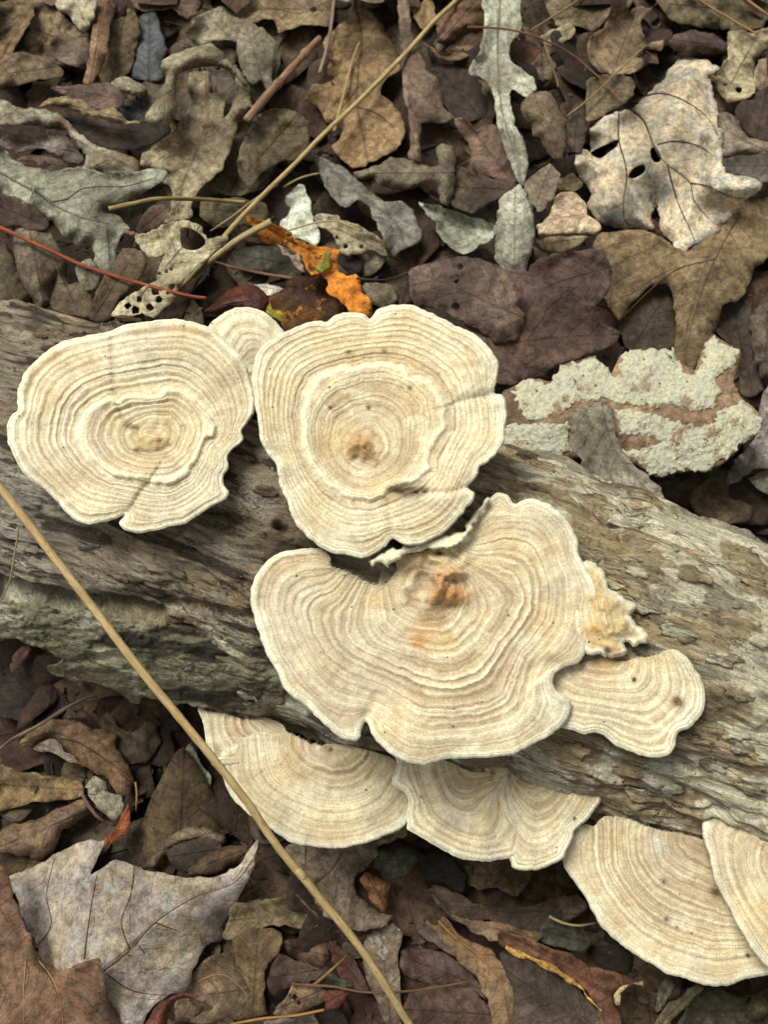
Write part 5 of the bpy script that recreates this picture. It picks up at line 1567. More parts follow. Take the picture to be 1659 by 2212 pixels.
leaf('c5', [(1530, 1440), (1700, 1380), (1720, 1540), (1650, 1540)], (148, 150, 132), (120, 118, 104), 'grey-green leaf corner under the mauve grey leaf', curl=1, lift=2)
# bark piece with cream crust
barkP = [(-60, 900), (0, 870), (70, 820), (180, 802), (260, 822), (320, 750), (430, 682), (540, 662), (650, 762), (720, 640), (950, 612), (1060, 660), (1180, 740), (1250, 600), (1300, 515), (1440, 600), (1480, 640), (1440, 820), (1500, 930), (1620, 1050), (1600, 1150), (1480, 1215),
         (1420, 1300), (1300, 1372), (1080, 1392), (960, 1428), (800, 1340), (650, 1300), (400, 1305), (250, 1325), (130, 1292), (0, 1255), (-60, 1100)]
bO = leaf('c5', barkP, (150, 120, 94), (122, 98, 76), 'piece of fallen brown bark covered with cream crust and black specks', name='bark_piece', category='bark', group=None, thick=3e-3, dome=3, crk=.4, curl=.35, lift=1, q=.97, vein_amt=0)
mCr, t, b = new_mat('cream_crust')
co = t.node('ShaderNodeTexCoord').outputs['Object']
n1 = t.noise(co, 160, 6, .65)
n2 = t.noise(co, 900, 5, .65)
c = t.mix(t.ramp(n1, .38, .62), albedo((228, 224, 190)), albedo((212, 212, 190)))
c = t.mix(1.0, c, t.mix(t.ramp(n2, .3, .7), (.72, .71, .68), (1.12, 1.12, 1.12)), 'MULTIPLY')
c = t.mix(t.ramp(t.noise(co, 420, 4, .6), .63, .68, 0, .85), c, (.035, .03, .025))
c = t.mix(t.ramp(t.noise(co, 110, 7, .75), .56, .62, 0, .75), c, albedo((150, 112, 82)))
t.put(b.inputs['Base Color'], c)
t.put(b.inputs['Normal'], t.bump(t.math('ADD', n2, t.math('MULTIPLY', n1, .6)), .0014))


def crust(pts):
    p = px('c5', pts)
    loop = smooth_loop(p, 3.0, tension=.35)
    loop = loop + np.stack([fbm(np.arange(len(loop)) / 3., octaves=3, seed=400 + s_) for s_ in (0, 1)], 1) * 5.5
    v2, f = tessellate(loop, 4.5)
    bw3 = np.array([v_.co[:] for v_ in bO.data.vertices]) + np.array(bO.location)
    bw3 = bw3[:len(bw3) // 2]                       # upper side of the bark
    bp2 = proj(bw3)
    zz = np.empty(len(v2))
    for i in range(len(v2)):
        dd = ((bp2 - v2[i]) ** 2).sum(1)
        nn_ = np.argpartition(dd, 5)[:5]
        w_ = 1 / (dd[nn_] + 4)
        zz[i] = (w_ * bw3[nn_, 2]).sum() / w_.sum()
    zz = adjacency_smooth(f, len(v2), zz, 2)
    de = seg_dist(v2, loop, True)[0]
    zz = zz + .30e-3 + .3e-3 * sstep(0, 9, de) + .40e-3 * fbm(v2[:, 0] / 7, v2[:, 1] / 7, octaves=3, seed=411)
    top = unproj(v2, zz)
    org = np.array(bO.location)
    bv, bf = close_solid(top - org, top - org - np.array([0, 0, .0012]), f)
    obj('crust', make_mesh('crust', bv, bf, mCr), bO, label='cream crust with black specks')
    h_put(top[:, :2], zz)


crust([(20, 880), (100, 795), (180, 805), (250, 830), (285, 770), (325, 755), (335, 705), (430, 688), (540, 664), (600, 702), (650, 765), (690, 790), (712, 690), (735, 622), (830, 618), (950, 612), (1045, 605), (1065, 665), (1120, 742), (1190, 760), (1255, 660),
       (1265, 560), (1305, 520), (1370, 562), (1440, 602), (1475, 635), (1440, 700), (1385, 755), (1300, 780), (1350, 860), (1340, 920), (1300, 985), (1200, 1000), (1120, 980), (1000, 960), (920, 970), (800, 958), (680, 945), (580, 935), (480, 950), (400, 960), (350, 1010), (230, 1045), (120, 1062), (70, 1000), (40, 940)])
crust([(-50, 1110), (60, 1085), (200, 1080), (300, 1090), (390, 1090), (380, 1180), (400, 1260), (320, 1290), (200, 1310), (120, 1285), (0, 1245), (-50, 1180)])
crust([(680, 1000), (800, 1000), (920, 1020), (1030, 1060), (1160, 1095), (1300, 1085), (1360, 1010), (1480, 950), (1560, 1005), (1615, 1055), (1595, 1150), (1480, 1212), (1410, 1295), (1300, 1365), (1200, 1385), (1080, 1385), (960, 1420), (890, 1385), (800, 1325), (720, 1260), (900, 1240), (960, 1190), (860, 1160), (720, 1150), (690, 1080)])
leaf('c5', [(600, 955), (662, 1000), (682, 1150), (732, 1250), (800, 1352), (900, 1432), (972, 1500), (1012, 1600), (1105, 1642), (1000, 1668), (880, 1625), (700, 1545), (560, 1485), (430, 1405), (472, 1332), (400, 1240), (380, 1180), (400, 1062), (440, 990), (520, 960)],
     (142, 136, 118), (112, 104, 90), 'drab grey leaf lying over the cream-crusted bark and touching the log', mid=[(600, 955), (640, 1150), (740, 1350), (900, 1520), (1050, 1640)], fold=2, lift=4, curl=2, q=.80, onlog=True)
leaf('c5', [(1640, 868), (1720, 860), (1720, 1340), (1580, 1372), (1470, 1452), (1412, 1475), (1388, 1440), (1430, 1340), (1550, 1222), (1622, 1100), (1602, 1000)], (158, 148, 146), (128, 118, 114), 'mauve grey leaf lying over the end of the cream crust', lift=4, curl=2, dome=2)
leaf('d', [(1280, 532), (1300, 505), (1400, 500), (1480, 545), (1540, 500), (1600, 440), (1700, 430), (1700, 520), (1630, 582), (1602, 642), (1562, 660), (1550, 702), (1530, 752), (1490, 802), (1454, 792), (1462, 702), (1452, 642), (1438, 615), (1402, 620),
     (1370, 652), (1338, 692), (1310, 652), (1288, 602)], (136, 114, 82), (108, 88, 62), 'broad brown oak leaf with finger lobes resting on the cream crust', mid=[(1560, 470), (1520, 590), (1490, 700), (1475, 800)], veins=[[(1600, 460), (1540, 570), (1500, 680), (1480, 780)], [(1545, 560), (1450, 590), (1350, 680)]], vcol=(100, 76, 54),
     lift=5, curl=2.4, crk=.8, q=.93)
leaf('c3', [(420, 1010), (442, 970), (500, 963), (522, 980), (508, 852), (530, 820), (600, 762), (700, 722), (780, 702), (850, 640), (900, 590), (990, 510), (1012, 460), (1092, 380), (1150, 368), (1250, 384), (1320, 420), (1352, 452), (1292, 482), (1286, 532),
     (1312, 622), (1346, 742), (1362, 850), (1372, 1000), (1390, 1112), (1470, 1130), (1560, 1150), (1615, 1180), (1602, 1222), (1530, 1282), (1500, 1312), (1400, 1422), (1330, 1452), (1350, 1482), (1200, 1572), (1130, 1622), (1060, 1622), (1040, 1562), (1000, 1512),
     (962, 1470), (962, 1400), (935, 1325), (908, 1400), (925, 1472), (800, 1472), (700, 1470), (600, 1442), (530, 1382), (490, 1312), (530, 1252), (480, 1182), (440, 1122), (415, 1062)], (206, 186, 156), (174, 170, 158),
     'big pale oak leaf with dark veins, blue-grey mould and small holes', mid=[(780, 700), (860, 780), (930, 950), (1000, 1050), (1150, 1170), (1190, 1300), (1310, 1440)], dome=13, curl=1.4, lift=4, crk=.35, q=.75, ridges=[([(780, 700), (930, 950), (1150, 1170), (1310, 1440)], -2.5, 4), ([(700, 730), (700, 900), (750, 1100), (730, 1300)], -1.8, 3.5), ([(850, 640), (990, 606), (1230, 722), (1350, 900)], -2.5, 3)], folds=[([(640, 780), (600, 1100), (660, 1420)], .55, .15, 9)], step=1.0e-3, vein_amt=.0,
     veins=[[(770, 700), (860, 780), (930, 950), (1000, 1050), (1150, 1170), (1190, 1300), (1310, 1440)], [(800, 660), (900, 612), (990, 606), (1100, 640), (1230, 722), (1300, 800), (1350, 900)], [(700, 730), (700, 900), (750, 1100), (730, 1300), (740, 1420), (810, 1460)],
            [(950, 930), (1080, 910), (1210, 940), (1300, 1000)], [(1160, 1180), (1280, 1200), (1400, 1260), (1520, 1278)], [(1010, 1060), (1080, 1300), (1160, 1480), (1190, 1560)]], vcol=(74, 62, 52), vw=.26e-3,
     holes=[[(520, 985), (600, 940), (690, 900), (690, 940), (640, 980), (580, 1020)], [(765, 1125), (800, 1080), (860, 1060), (870, 1100), (820, 1140), (770, 1148)], [(905, 960), (930, 950), (970, 1000), (965, 1040), (930, 1045), (908, 1010)]], spot=(132, 152, 158), spot_amt=.7, blotch=.8)
# ---- bottom left
leaf('cL', [(0, 120), (120, 30), (230, 40), (330, 150), (480, 320), (520, 440), (420, 540), (200, 560), (-40, 500)], (62, 52, 46), (48, 42, 38), 'big shade-darkened leaf under the bark strip', curl=2)  # shade of the log's overhang painted into the leaf colour
leaf('cL', [(80, 130), (110, 60), (180, 5), (225, 10), (205, 80), (130, 170), (90, 200)], (126, 92, 84), (100, 74, 66), 'small reddish leaf hanging under the bark strip', curl=1.5, lift=6)
leaf('cL', [(560, 260), (600, 240), (640, 290), (600, 315)], (116, 88, 80), (96, 72, 66), 'tiny reddish leaf tip under the bark strip', curl=.5, lift=4)
leaf('cL', [(740, 560), (800, 440), (880, 600), (1000, 640), (1120, 560), (1200, 700), (1120, 850), (960, 900), (820, 780)], (92, 78, 62), (70, 60, 48), 'crumbly brown mould-grown leaf beneath the log', crk=1.6, curl=2)
leaf('cL', [(140, 730), (240, 640), (340, 570), (440, 548), (540, 560), (660, 605), (780, 640), (880, 680), (860, 760), (960, 900), (1000, 1010), (960, 1120), (880, 1110), (800, 1000), (680, 920), (560, 880), (440, 800), (380, 700), (330, 720), (240, 790)],
     (136, 104, 72), (104, 80, 60), 'smooth ochre brown leaf beneath the log beside the thin dark twig', mid=[(160, 740), (420, 660), (760, 830), (960, 1000)], veins=[[(440, 690), (600, 730), (760, 830), (900, 930), (980, 990)]], vcol=(70, 54, 44), lift=2, dome=3)
leaf('cL', [(240, 770), (360, 695), (450, 745), (480, 790), (600, 880), (500, 870), (400, 800), (300, 800)], (156, 144, 132), (130, 116, 104), 'grey folded flap on the smooth ochre brown leaf', lift=1, curl=1)
leaf('cL', [(1270, 980), (1320, 860), (1420, 740), (1500, 860), (1580, 980), (1560, 1120), (1500, 1190), (1400, 1120), (1320, 1040)], (158, 164, 156), (116, 116, 106), 'mouldy blue-white leaf scrap beside the straw stalk', crk=.8, curl=1, lift=1, spot_amt=.7)
leaf('cL', [(640, 1060), (700, 980), (790, 1020), (800, 1080), (900, 1120), (930, 1180), (880, 1300), (800, 1280), (700, 1180)], (158, 152, 132), (112, 106, 90), 'pale grey lichen-spotted scrap with black dots', crk=1, curl=1.5, lift=2, spot_amt=.7)
leaf('c7', [(-60, -20), (120, 30), (300, 60), (500, 100), (525, 192), (380, 225), (200, 235), (-60, 290)], (140, 116, 76), (108, 86, 60), 'mottled yellow brown bark-like leaf beside the smooth ochre brown leaf', crk=1.3, curl=2.5, lift=2)
leaf('c7', [(-60, 540), (200, 560), (300, 620), (250, 660), (60, 720), (-60, 660)], (92, 74, 44), (70, 56, 38), 'dark olive brown leaf behind the folded pale leaf', curl=1.5)
leaf('c7', [(-60, 440), (0, 420), (70, 370), (250, 330), (400, 262), (560, 212), (592, 290), (450, 382), (382, 450), (342, 560), (282, 602), (200, 582), (-60, 540)], (128, 102, 82), (104, 84, 62), 'mauve brown curled leaf with a yellow patch', dome=5, lift=2, spot=(160, 128, 72), spot_amt=.5)
leaf('c7', [(560, 560), (700, 480), (880, 420), (1000, 440), (1000, 560), (940, 660), (780, 640), (640, 640)], (74, 60, 48), (58, 48, 40), 'dark leaf behind the folded pale leaf and the red spike', curl=1.5)
leaf('c7', [(930, 645), (1000, 540), (1060, 460), (1180, 402), (1330, 398), (1452, 460), (1420, 512), (1300, 470), (1200, 472), (1100, 522), (1042, 582), (990, 655)], (122, 106, 84), (96, 82, 64), 'brown leaf edge bent into an arc behind the folded pale leaf', lift=5, dome=2, curl=1)
leaf('c7', [(1060, 560), (1200, 480), (1380, 480), (1440, 560), (1300, 640), (1180, 680)], (66, 54, 44), (52, 44, 38), 'shade-darkened hollow leaf below the bent leaf arc', curl=1)  # dark colour stands for the shade inside the hollow
leaf('c7', [(1200, 692), (1280, 602), (1400, 532), (1560, 500), (1620, 540), (1500, 622), (1400, 690), (1300, 705)], (118, 92, 66), (90, 70, 50), 'brown wrinkled leaf roll beside the straw stalk', dome=4, crk=1, lift=1)
leaf('c7', [(1430, 1100), (1480, 980), (1530, 880), (1680, 860), (1720, 1040), (1600, 1070), (1530, 1105)], (124, 104, 84), (98, 82, 66), 'brown leaf touching the edge of the folded pale leaf', curl=1.5)
leaf('c7', [(1120, 1520), (1200, 1440), (1232, 1330), (1330, 1232), (1480, 1200), (1562, 1300), (1680, 1400), (1700, 1600), (1400, 1640), (1150, 1640)], (136, 110, 86), (106, 86, 68), 'pinkish tan leaf with curled veins below the folded pale leaf', curl=2.5, lift=1, veins=[[(1240, 1400), (1380, 1340), (1480, 1360), (1600, 1480)]], vcol=(160, 124, 92))
leaf('c7', [(50, 720), (150, 680), (250, 632), (340, 570), (450, 515), (560, 480), (672, 482), (652, 560), (582, 692), (700, 622), (762, 610), (900, 652), (1050, 690), (1200, 712), (1350, 712), (1470, 682), (1562, 602), (1612, 510), (1652, 468), (1642, 600), (1602, 722), (1532, 832),
     (1522, 900), (1440, 1032), (1452, 1088), (1330, 1162), (1270, 1232), (1230, 1332), (1200, 1442), (1050, 1492), (960, 1582), (880, 1720), (720, 1720), (640, 1560), (420, 1480), (260, 1300), (240, 1152), (150, 980), (90, 822)], (168, 152, 132), (142, 134, 132),
     'large pale folded maple-like leaf with a rusty midrib', mid=[(640, 1330), (830, 1180), (1000, 1000), (1250, 840), (1500, 750), (1640, 520)], veins=[[(655, 1320), (830, 1180), (1000, 1000), (1250, 842), (1500, 750), (1620, 600)], [(830, 1172), (780, 1000), (840, 820), (860, 640)], [(680, 1330), (850, 1440), (1070, 1472)],
     [(540, 1240), (570, 1000), (620, 700)], [(240, 1150), (330, 1020), (300, 820), (350, 590)], [(890, 1150), (930, 1200)], [(1000, 1005), (1150, 1060)]], vcol=(110, 76, 52), lift=5, curl=1.6, dome=5, folds=[([(700, 440), (600, 700), (470, 900), (420, 1250)], .25, .95, 9), ([(1680, 440), (1500, 750), (1000, 1000), (620, 1340)], .35, .2, 12)], ridges=[([(860, 640), (800, 1000)], 2, 4)],
     spot=(160, 168, 172), spot_amt=.5, vein_amt=.0)
leaf('c7', [(-60, 600), (0, 640), (42, 682), (82, 840), (172, 1042), (262, 1245), (350, 1312), (450, 1292), (620, 1230), (662, 1320), (692, 1482), (750, 1720), (-60, 1720)], (122, 92, 70), (100, 76, 62), 'rusty brown oak leaf corner overlapping the large folded leaf', mid=[(250, 1250), (340, 1380), (400, 1560), (420, 1720)],
     veins=[[(250, 1250), (340, 1370), (390, 1520), (410, 1700)], [(165, 1250), (150, 1480), (155, 1650)]], vcol=(176, 130, 84), lift=6, curl=4, spot=(138, 76, 50), spot_amt=.5)
leaf('c7', [(660, 512), (690, 450), (750, 390), (790, 290), (826, 228), (834, 370), (782, 440), (702, 502)], (152, 84, 46), (118, 64, 38), 'rust red spiky leaf tip on the large folded leaf', sat=1.0, lift=4, fold=3, curl=1)
leaf('c7', [(900, 1720), (980, 1562), (1060, 1500), (1150, 1452), (1275, 1466), (1200, 1492), (1122, 1512), (1082, 1582), (1040, 1720)], (112, 58, 42), (84, 46, 36), 'dark red curled leaf lying on the large folded leaf', lift=5, dome=4, rough=.5)
# ---- bottom middle
leaf('c8', [(780, 500), (960, 470), (1065, 560), (1002, 682), (900, 745), (830, 722), (760, 642)], (110, 110, 98), (84, 82, 72), 'bluish grey lump-like mouldy leaf under the two caps', dome=6, crk=1, spot_amt=.5)
leaf('c8', [(640, 480), (760, 440), (960, 395), (980, 380), (975, 440), (900, 470), (800, 520), (700, 540)], (168, 152, 96), (132, 120, 76), 'thin yellowish leaf edge right below the touching caps', lift=3, curl=1)
leaf('c8', [(1355, 645), (1500, 600), (1680, 560), (1780, 700), (1680, 840), (1560, 785), (1450, 795), (1375, 765)], (118, 96, 68), (90, 72, 52), 'brown rotten wood slab below the two-lobed cap', name='wood_slab', category='wood', group=None, thick=4e-3, crk=1.2, lift=2)
leaf('c8', [(1050, 560), (1250, 580), (1350, 700), (1340, 820), (1200, 760), (1080, 700)], (46, 40, 34), (38, 34, 30), 'shade-blackened leaf in the gap below the two-lobed cap', curl=1)  # near-black colour carries the shade of the deep gap
leaf('c8', [(1150, 770), (1250, 780), (1350, 862), (1500, 882), (1680, 860), (1780, 960), (1600, 1000), (1450, 965), (1300, 1005), (1200, 922)], (96, 78, 68), (72, 60, 54), 'plum brown leaf roll below the rotten wood slab', dome=3, lift=1)
leaf('cB', [(100, 660), (300, 640), (590, 585), (700, 600), (860, 760), (850, 860), (690, 880), (540, 850), (380, 870), (200, 940), (20, 980), (60, 800)], (124, 106, 78), (92, 80, 58), 'olive brown leaf with a fine raised edge beside the straw stalk', rim=1.2, curl=2)
leaf('cB', [(100, 980), (250, 900), (420, 880), (540, 950), (520, 1100), (400, 1220), (380, 1400), (340, 1640), (260, 1600), (240, 1400), (140, 1250)], (104, 84, 52), (80, 62, 44), 'yellowish dark leaf with a wavy ridge beside the large folded leaf', fold=2, curl=2)
leaf('cB', [(560, 1000), (700, 960), (860, 980), (980, 1040), (1000, 1150), (880, 1240), (700, 1200), (600, 1100)], (112, 84, 68), (88, 66, 56), 'smooth chestnut leaf under the straw stalk', dome=4, lift=1)
leaf('cB', [(520, 1120), (640, 1160), (760, 1200), (940, 1260), (840, 1360), (640, 1380), (480, 1500), (420, 1400), (440, 1240)], (84, 64, 52), (66, 52, 44), 'dark chocolate leaf between the chestnut leaf and the fine rusty twig', curl=2)
leaf('cB', [(960, 1010), (1060, 1040), (1160, 1110), (1260, 1260), (1330, 1440), (1200, 1430), (1080, 1340), (1000, 1160)], (98, 64, 52), (76, 52, 44), 'reddish dark leaf strip beside the straw stalk', curl=1.5)
leaf('cB', [(860, 1380), (960, 1300), (1080, 1340), (1180, 1410), (1000, 1400)], (96, 102, 82), (78, 80, 64), 'small grey-green leaf scrap above the fine rusty twig', curl=1)
leaf('cB', [(460, 1640), (560, 1530), (630, 1400), (760, 1390), (940, 1420), (920, 1530), (780, 1600), (640, 1660), (520, 1670)], (152, 122, 94), (122, 98, 76), 'light tan leaf with small black holes under the straw stalk', holes=[(660, 1500, 26), (700, 1550, 20), (620, 1480, 12)], lift=2, curl=2)
leaf('cB', [(920, 1560), (950, 1440), (1060, 1420), (1180, 1440), (1100, 1540), (1020, 1620), (950, 1620)], (98, 52, 40), (76, 44, 36), 'small dark red leaf beside the light tan leaf', curl=1.5, lift=1)
leaf('cB', [(350, 1760), (450, 1700), (640, 1680), (740, 1640), (840, 1680), (840, 1800), (400, 1800)], (132, 120, 114), (104, 92, 86), 'grey leaf edge under the light tan leaf', curl=1.5, lift=1)
leaf('c8', [(690, 1200), (750, 1062), (880, 1010), (955, 1080), (925, 1200), (932, 1400), (945, 1720), (860, 1700), (780, 1502), (720, 1382)], (132, 116, 96), (100, 84, 68), 'long grey tan leaf with a white mould patch beside the straw stalk', lift=1, curl=2, spot=(168, 168, 158), spot_amt=.6)
leaf('c8', [(200, 520), (330, 500), (480, 500), (640, 480), (760, 480), (795, 560), (720, 642), (642, 722), (640, 800), (722, 882), (810, 932), (878, 962), (852, 1012), (722, 1064), (560, 1032), (430, 932), (350, 802), (290, 722), (230, 642)], (138, 122, 102), (112, 96, 78),
     'grey brown oak leaf below the half-round banded cap', mid=[(560, 500), (540, 620), (430, 720), (340, 780)], veins=[[(560, 560), (480, 680), (360, 770)], [(330, 520), (325, 620)]], vcol=(116, 84, 60), lift=3, curl=2.5, crk=.8)
leaf('c8', [(680, 720), (740, 680), (802, 732), (872, 752), (852, 900), (832, 932), (762, 872), (712, 802)], (158, 108, 58), (118, 82, 52), 'curled orange brown leaf scrap below the two touching caps', lift=4, dome=3, spot_amt=.5)
# ---- bottom right
leaf('cR', [(240, 620), (380, 600), (560, 640), (700, 720), (840, 880), (880, 1000), (700, 900), (460, 880), (260, 800)], (104, 74, 64), (80, 60, 54), 'plum red leaf beside the long brown oak lobe', curl=2, rough=.6)
leaf('cR', [(300, 950), (560, 880), (760, 900), (860, 1000), (920, 1240), (300, 1240)], (92, 68, 56), (70, 54, 46), 'dark reddish leaf beside the long brown oak lobe', curl=2)
leaf('cR', [(380, 380), (480, 440), (560, 560), (690, 690), (600, 660), (460, 560), (360, 480)], (118, 98, 92), (92, 78, 72), 'mauve leaf sliver beside the long brown oak lobe', curl=1, lift=1)
leaf('cR', [(500, 140), (620, 180), (740, 240), (860, 290), (1020, 320), (1300, 260), (1560, 200), (1640, 300), (1480, 420), (1300, 480), (1060, 500), (900, 400), (700, 400), (560, 320), (480, 220)], (92, 76, 58), (70, 58, 46), 'dark brown leaf below the rotten wood slab', curl=2.5, lift=0)
leaf('cR', [(560, 330), (700, 390), (860, 400), (1080, 440), (1300, 500), (1240, 560), (1060, 560), (900, 540), (760, 460)], (140, 112, 82), (108, 88, 64), 'tan side lobe above the long brown oak lobe', curl=2, lift=1)
leaf('cR', [(430, 400), (500, 440), (560, 360), (660, 480), (780, 560), (900, 600), (980, 700), (1080, 760), (1130, 860), (1170, 1060), (1190, 1260), (950, 1260), (900, 1040), (840, 880), (740, 760), (620, 640), (500, 500)], (130, 100, 68), (112, 92, 68), 'long brown oak lobe with a rusty vein',
     mid=[(500, 400), (640, 520), (800, 640), (940, 780), (1030, 950), (1070, 1240)], veins=[[(520, 400), (640, 520), (800, 640), (940, 780), (1020, 930), (1060, 1110)]], vcol=(170, 124, 70), lift=2, fold=-1.5, curl=2)
leaf('c9', [(-60, 1200), (60, 1210), (200, 1270), (400, 1400), (520, 1520), (620, 1720), (60, 1720), (30, 1450), (-40, 1300)], (90, 76, 66), (72, 60, 52), 'broad dark umber leaf under the yellow curved rim', curl=1.5, lift=2)
leaf('c9', [(1060, 1450), (1300, 1420), (1500, 1480), (1720, 1420), (1720, 1720), (1100, 1720), (1120, 1560)], (92, 88, 68), (66, 60, 48), 'mossy dark leaf mat under the fan-shaped cap', crk=1.8, curl=3)
leaf('c9', [(500, 1180), (700, 1140), (800, 1260), (760, 1340), (600, 1300)], (70, 60, 46), (54, 48, 38), 'shade-darkened leaf in the hollow under the broad fan-shaped cap', curl=2)  # shade under the cap is part of this leaf colour
leaf('c9', [(250, 1000), (420, 1040), (540, 1120), (460, 1200), (300, 1160), (180, 1100)], (80, 78, 70), (60, 58, 52), 'bluish dark leaf under the pale curved grass', curl=1.5)
leaf('c9', [(935, 1560), (960, 1430), (1012, 1370), (1065, 1402), (1030, 1485), (970, 1560)], (130, 122, 100), (104, 96, 78), 'greyish upright leaf below the fan-shaped cap', lift=1, curl=1)
leaf('c9', [(-60, 1060), (130, 1108), (300, 1180), (400, 1200), (480, 1262), (600, 1312), (750, 1350), (852, 1388), (866, 1425), (782, 1395), (702, 1422), (662, 1480), (682, 1562), (740, 1720), (610, 1720), (560, 1562), (470, 1432), (350, 1335), (200, 1252), (60, 1205), (-60, 1150)],
     (122, 80, 54), (96, 64, 46), 'chestnut brown curled oak leaf with a yellow rim', fold=2, lift=4, curl=2.5, rough=.55)
leaf('c9', [(-30, 1156), (100, 1205), (220, 1246), (320, 1306), (420, 1378), (510, 1480), (580, 1580), (470, 1450), (380, 1388), (250, 1312), (100, 1238), (-30, 1182)], (186, 146, 78), (160, 120, 62), 'yellow curved rim along the chestnut brown leaf', lift=3, curl=.5, crk=.2, vein_amt=.1, spot_amt=.5, sat=1.0)
leaf('c9', [(660, 1482), (718, 1412), (852, 1386), (862, 1415), (780, 1405), (720, 1445), (700, 1525), (672, 1530)], (198, 178, 130), (160, 140, 104), 'pale curled tip of a leaf on the chestnut brown leaf', lift=3, curl=.6)
leaf('c9', [(910, 1720), (950, 1602), (1002, 1532), (1100, 1482), (1200, 1402), (1252, 1420), (1182, 1482), (1112, 1562), (1065, 1612), (990, 1720)], (118, 106, 80), (94, 84, 64), 'narrow olive leaf below the fan-shaped cap', lift=2, fold=2, curl=1)
leaf('c9', [(1520, 1600), (1530, 1500), (1620, 1478), (1680, 1560), (1610, 1630)], (122, 118, 78), (94, 90, 62), 'small mossy olive leaf on the mossy leaf mat', dome=5, crk=1.2, lift=1)

# ================================================================== stems, twigs, needles
twig('d', [(-60, 975), (0, 1052), (60, 1130), (180, 1285), (300, 1442), (390, 1552), (480, 1662), (540, 1740), (600, 1828), (680, 1925), (760, 2022), (820, 2108), (885, 2212), (960, 2320), (1060, 2460)], 1.12, 1.0, (196, 172, 122), (170, 142, 96),
     'long straw-coloured dry stalk leaning from the log down across the leaf litter', name='dry_stalk', category='stalk', zpts=[.098, .094, .090, .085, .079, .070, .060, .050, .036, .012], nodes=[(.62, 1.10)], rough=.06)
twig('d', [(1010, -40), (985, 2), (940, 45), (880, 112), (790, 205), (700, 290), (630, 362), (560, 430), (490, 505), (420, 590), (385, 625)], .85, .8, (188, 168, 118), (160, 136, 92), 'long straw crossing the litter behind the caps', name='dry_stalk', category='stalk', lift=1.2, rough=.06)
twig('d', [(585, 480), (520, 515), (460, 560), (400, 610), (365, 640)], 1.2, .9, (182, 164, 120), (152, 134, 96), 'flat pale straw end beneath the orange leaf', name='dry_stalk', category='stalk', lift=.5, rough=.1)
twig('d', [(-40, 475), (0, 492), (60, 520), (130, 552), (200, 582), (300, 612), (400, 638), (445, 645)], .62, .5, (158, 84, 50), (120, 62, 42), 'thin rust red leaf stem running towards the log', name='leaf_stem', category='stem', lift=1.5)
twig('d', [(272, 502), (330, 520), (400, 545), (480, 572), (560, 590), (632, 602)], .62, .5, (150, 108, 86), (122, 84, 66), 'thin pinkish brown leaf stem ending under the orange leaf', name='leaf_stem', category='stem', lift=3, nodes=[(.06, 1.5)])
twig('d', [(770, 602), (830, 606), (880, 590), (915, 575)], .5, .4, (70, 66, 62), (52, 48, 44), 'short black twig beside the orange leaf', lift=1)
twig('d', [(722, 285), (745, 195), (762, 130), (777, 92)], .55, .35, (190, 164, 116), (156, 124, 84), 'short pale needle on the large ochre tan leaf', name='pine_needle', category='needle', lift=1)
twig('d', [(1010, 60), (1075, 62), (1130, 72), (1185, 92), (1240, 122), (1290, 165), (1320, 195), (1342, 222)], .42, .3, (142, 92, 62), (110, 70, 48), 'red brown curved needle arching over the litter', name='pine_needle', category='needle', lift=2)
twig('d', [(532, 262), (560, 228), (600, 182), (640, 138), (672, 102), (690, 84)], 1.5, 1.1, (150, 118, 92), (116, 88, 68), 'thick jointed brown twig beside the grey oak lobe', lift=1.0, nodes=[(.45, 1.35), (.82, 1.5)])
twig('d', [(690, 160), (705, 110), (715, 60), (722, 0), (724, -30)], .65, .6, (118, 92, 82), (160, 140, 120), 'thin whitish flecked twig beside the large ochre leaf', lift=1)
twig('d', [(1590, -20), (1625, 10), (1680, 48)], .55, .5, (168, 130, 82), (130, 96, 62), 'pine needle lying over the mossy olive litter leaf', name='pine_needle', category='needle', lift=1.5)
twig('d', [(1480, -20), (1540, 20), (1600, 55), (1636, 75)], .5, .4, (164, 128, 84), (126, 94, 62), 'pine needle lying above the crumpled straw-coloured leaf', name='pine_needle', category='needle', lift=1.5)
twig('d', [(1145, 68), (1190, 40), (1245, 4), (1270, -20)], .5, .4, (150, 122, 86), (120, 94, 66), 'dull needle rising from the red brown curved needle', name='pine_needle', category='needle', lift=1)
twig('d', [(1225, 252), (1280, 208), (1340, 150), (1395, 100)], .35, .3, (156, 132, 94), (124, 100, 70), 'fine straight needle beside the big pale oak leaf', name='pine_needle', category='needle', lift=1.5)
twig('d', [(1176, 95), (1190, 135), (1202, 170), (1206, 190)], .4, .3, (150, 120, 84), (118, 92, 64), 'short needle hanging below the pale yellow scrap', name='pine_needle', category='needle', lift=1)
twig('d', [(-20, 1632), (30, 1595), (80, 1568), (150, 1525), (205, 1500), (250, 1488)], .62, .4, (128, 112, 88), (58, 50, 44), 'thin dark twig under the bark strip', lift=4)
twig('d', [(235, 452), (290, 440), (345, 430), (440, 432), (530, 438)], .75, .6, (164, 144, 92), (130, 110, 70), 'yellowish straw behind the large grey-green leaf', name='dry_stalk', category='stalk', lift=.6)
twig('d', [(455, 500), (500, 470), (545, 435), (600, 400)], .35, .3, (170, 150, 104), (140, 120, 82), 'hair-thin straw beside the orange leaf tip', name='dry_stalk', category='stalk', lift=1.5)
twig('d', [(612, 405), (650, 385), (690, 375)], .45, .35, (176, 154, 104), (144, 122, 80), 'bent straw fragment above the chalk white chip', name='dry_stalk', category='stalk', lift=1)
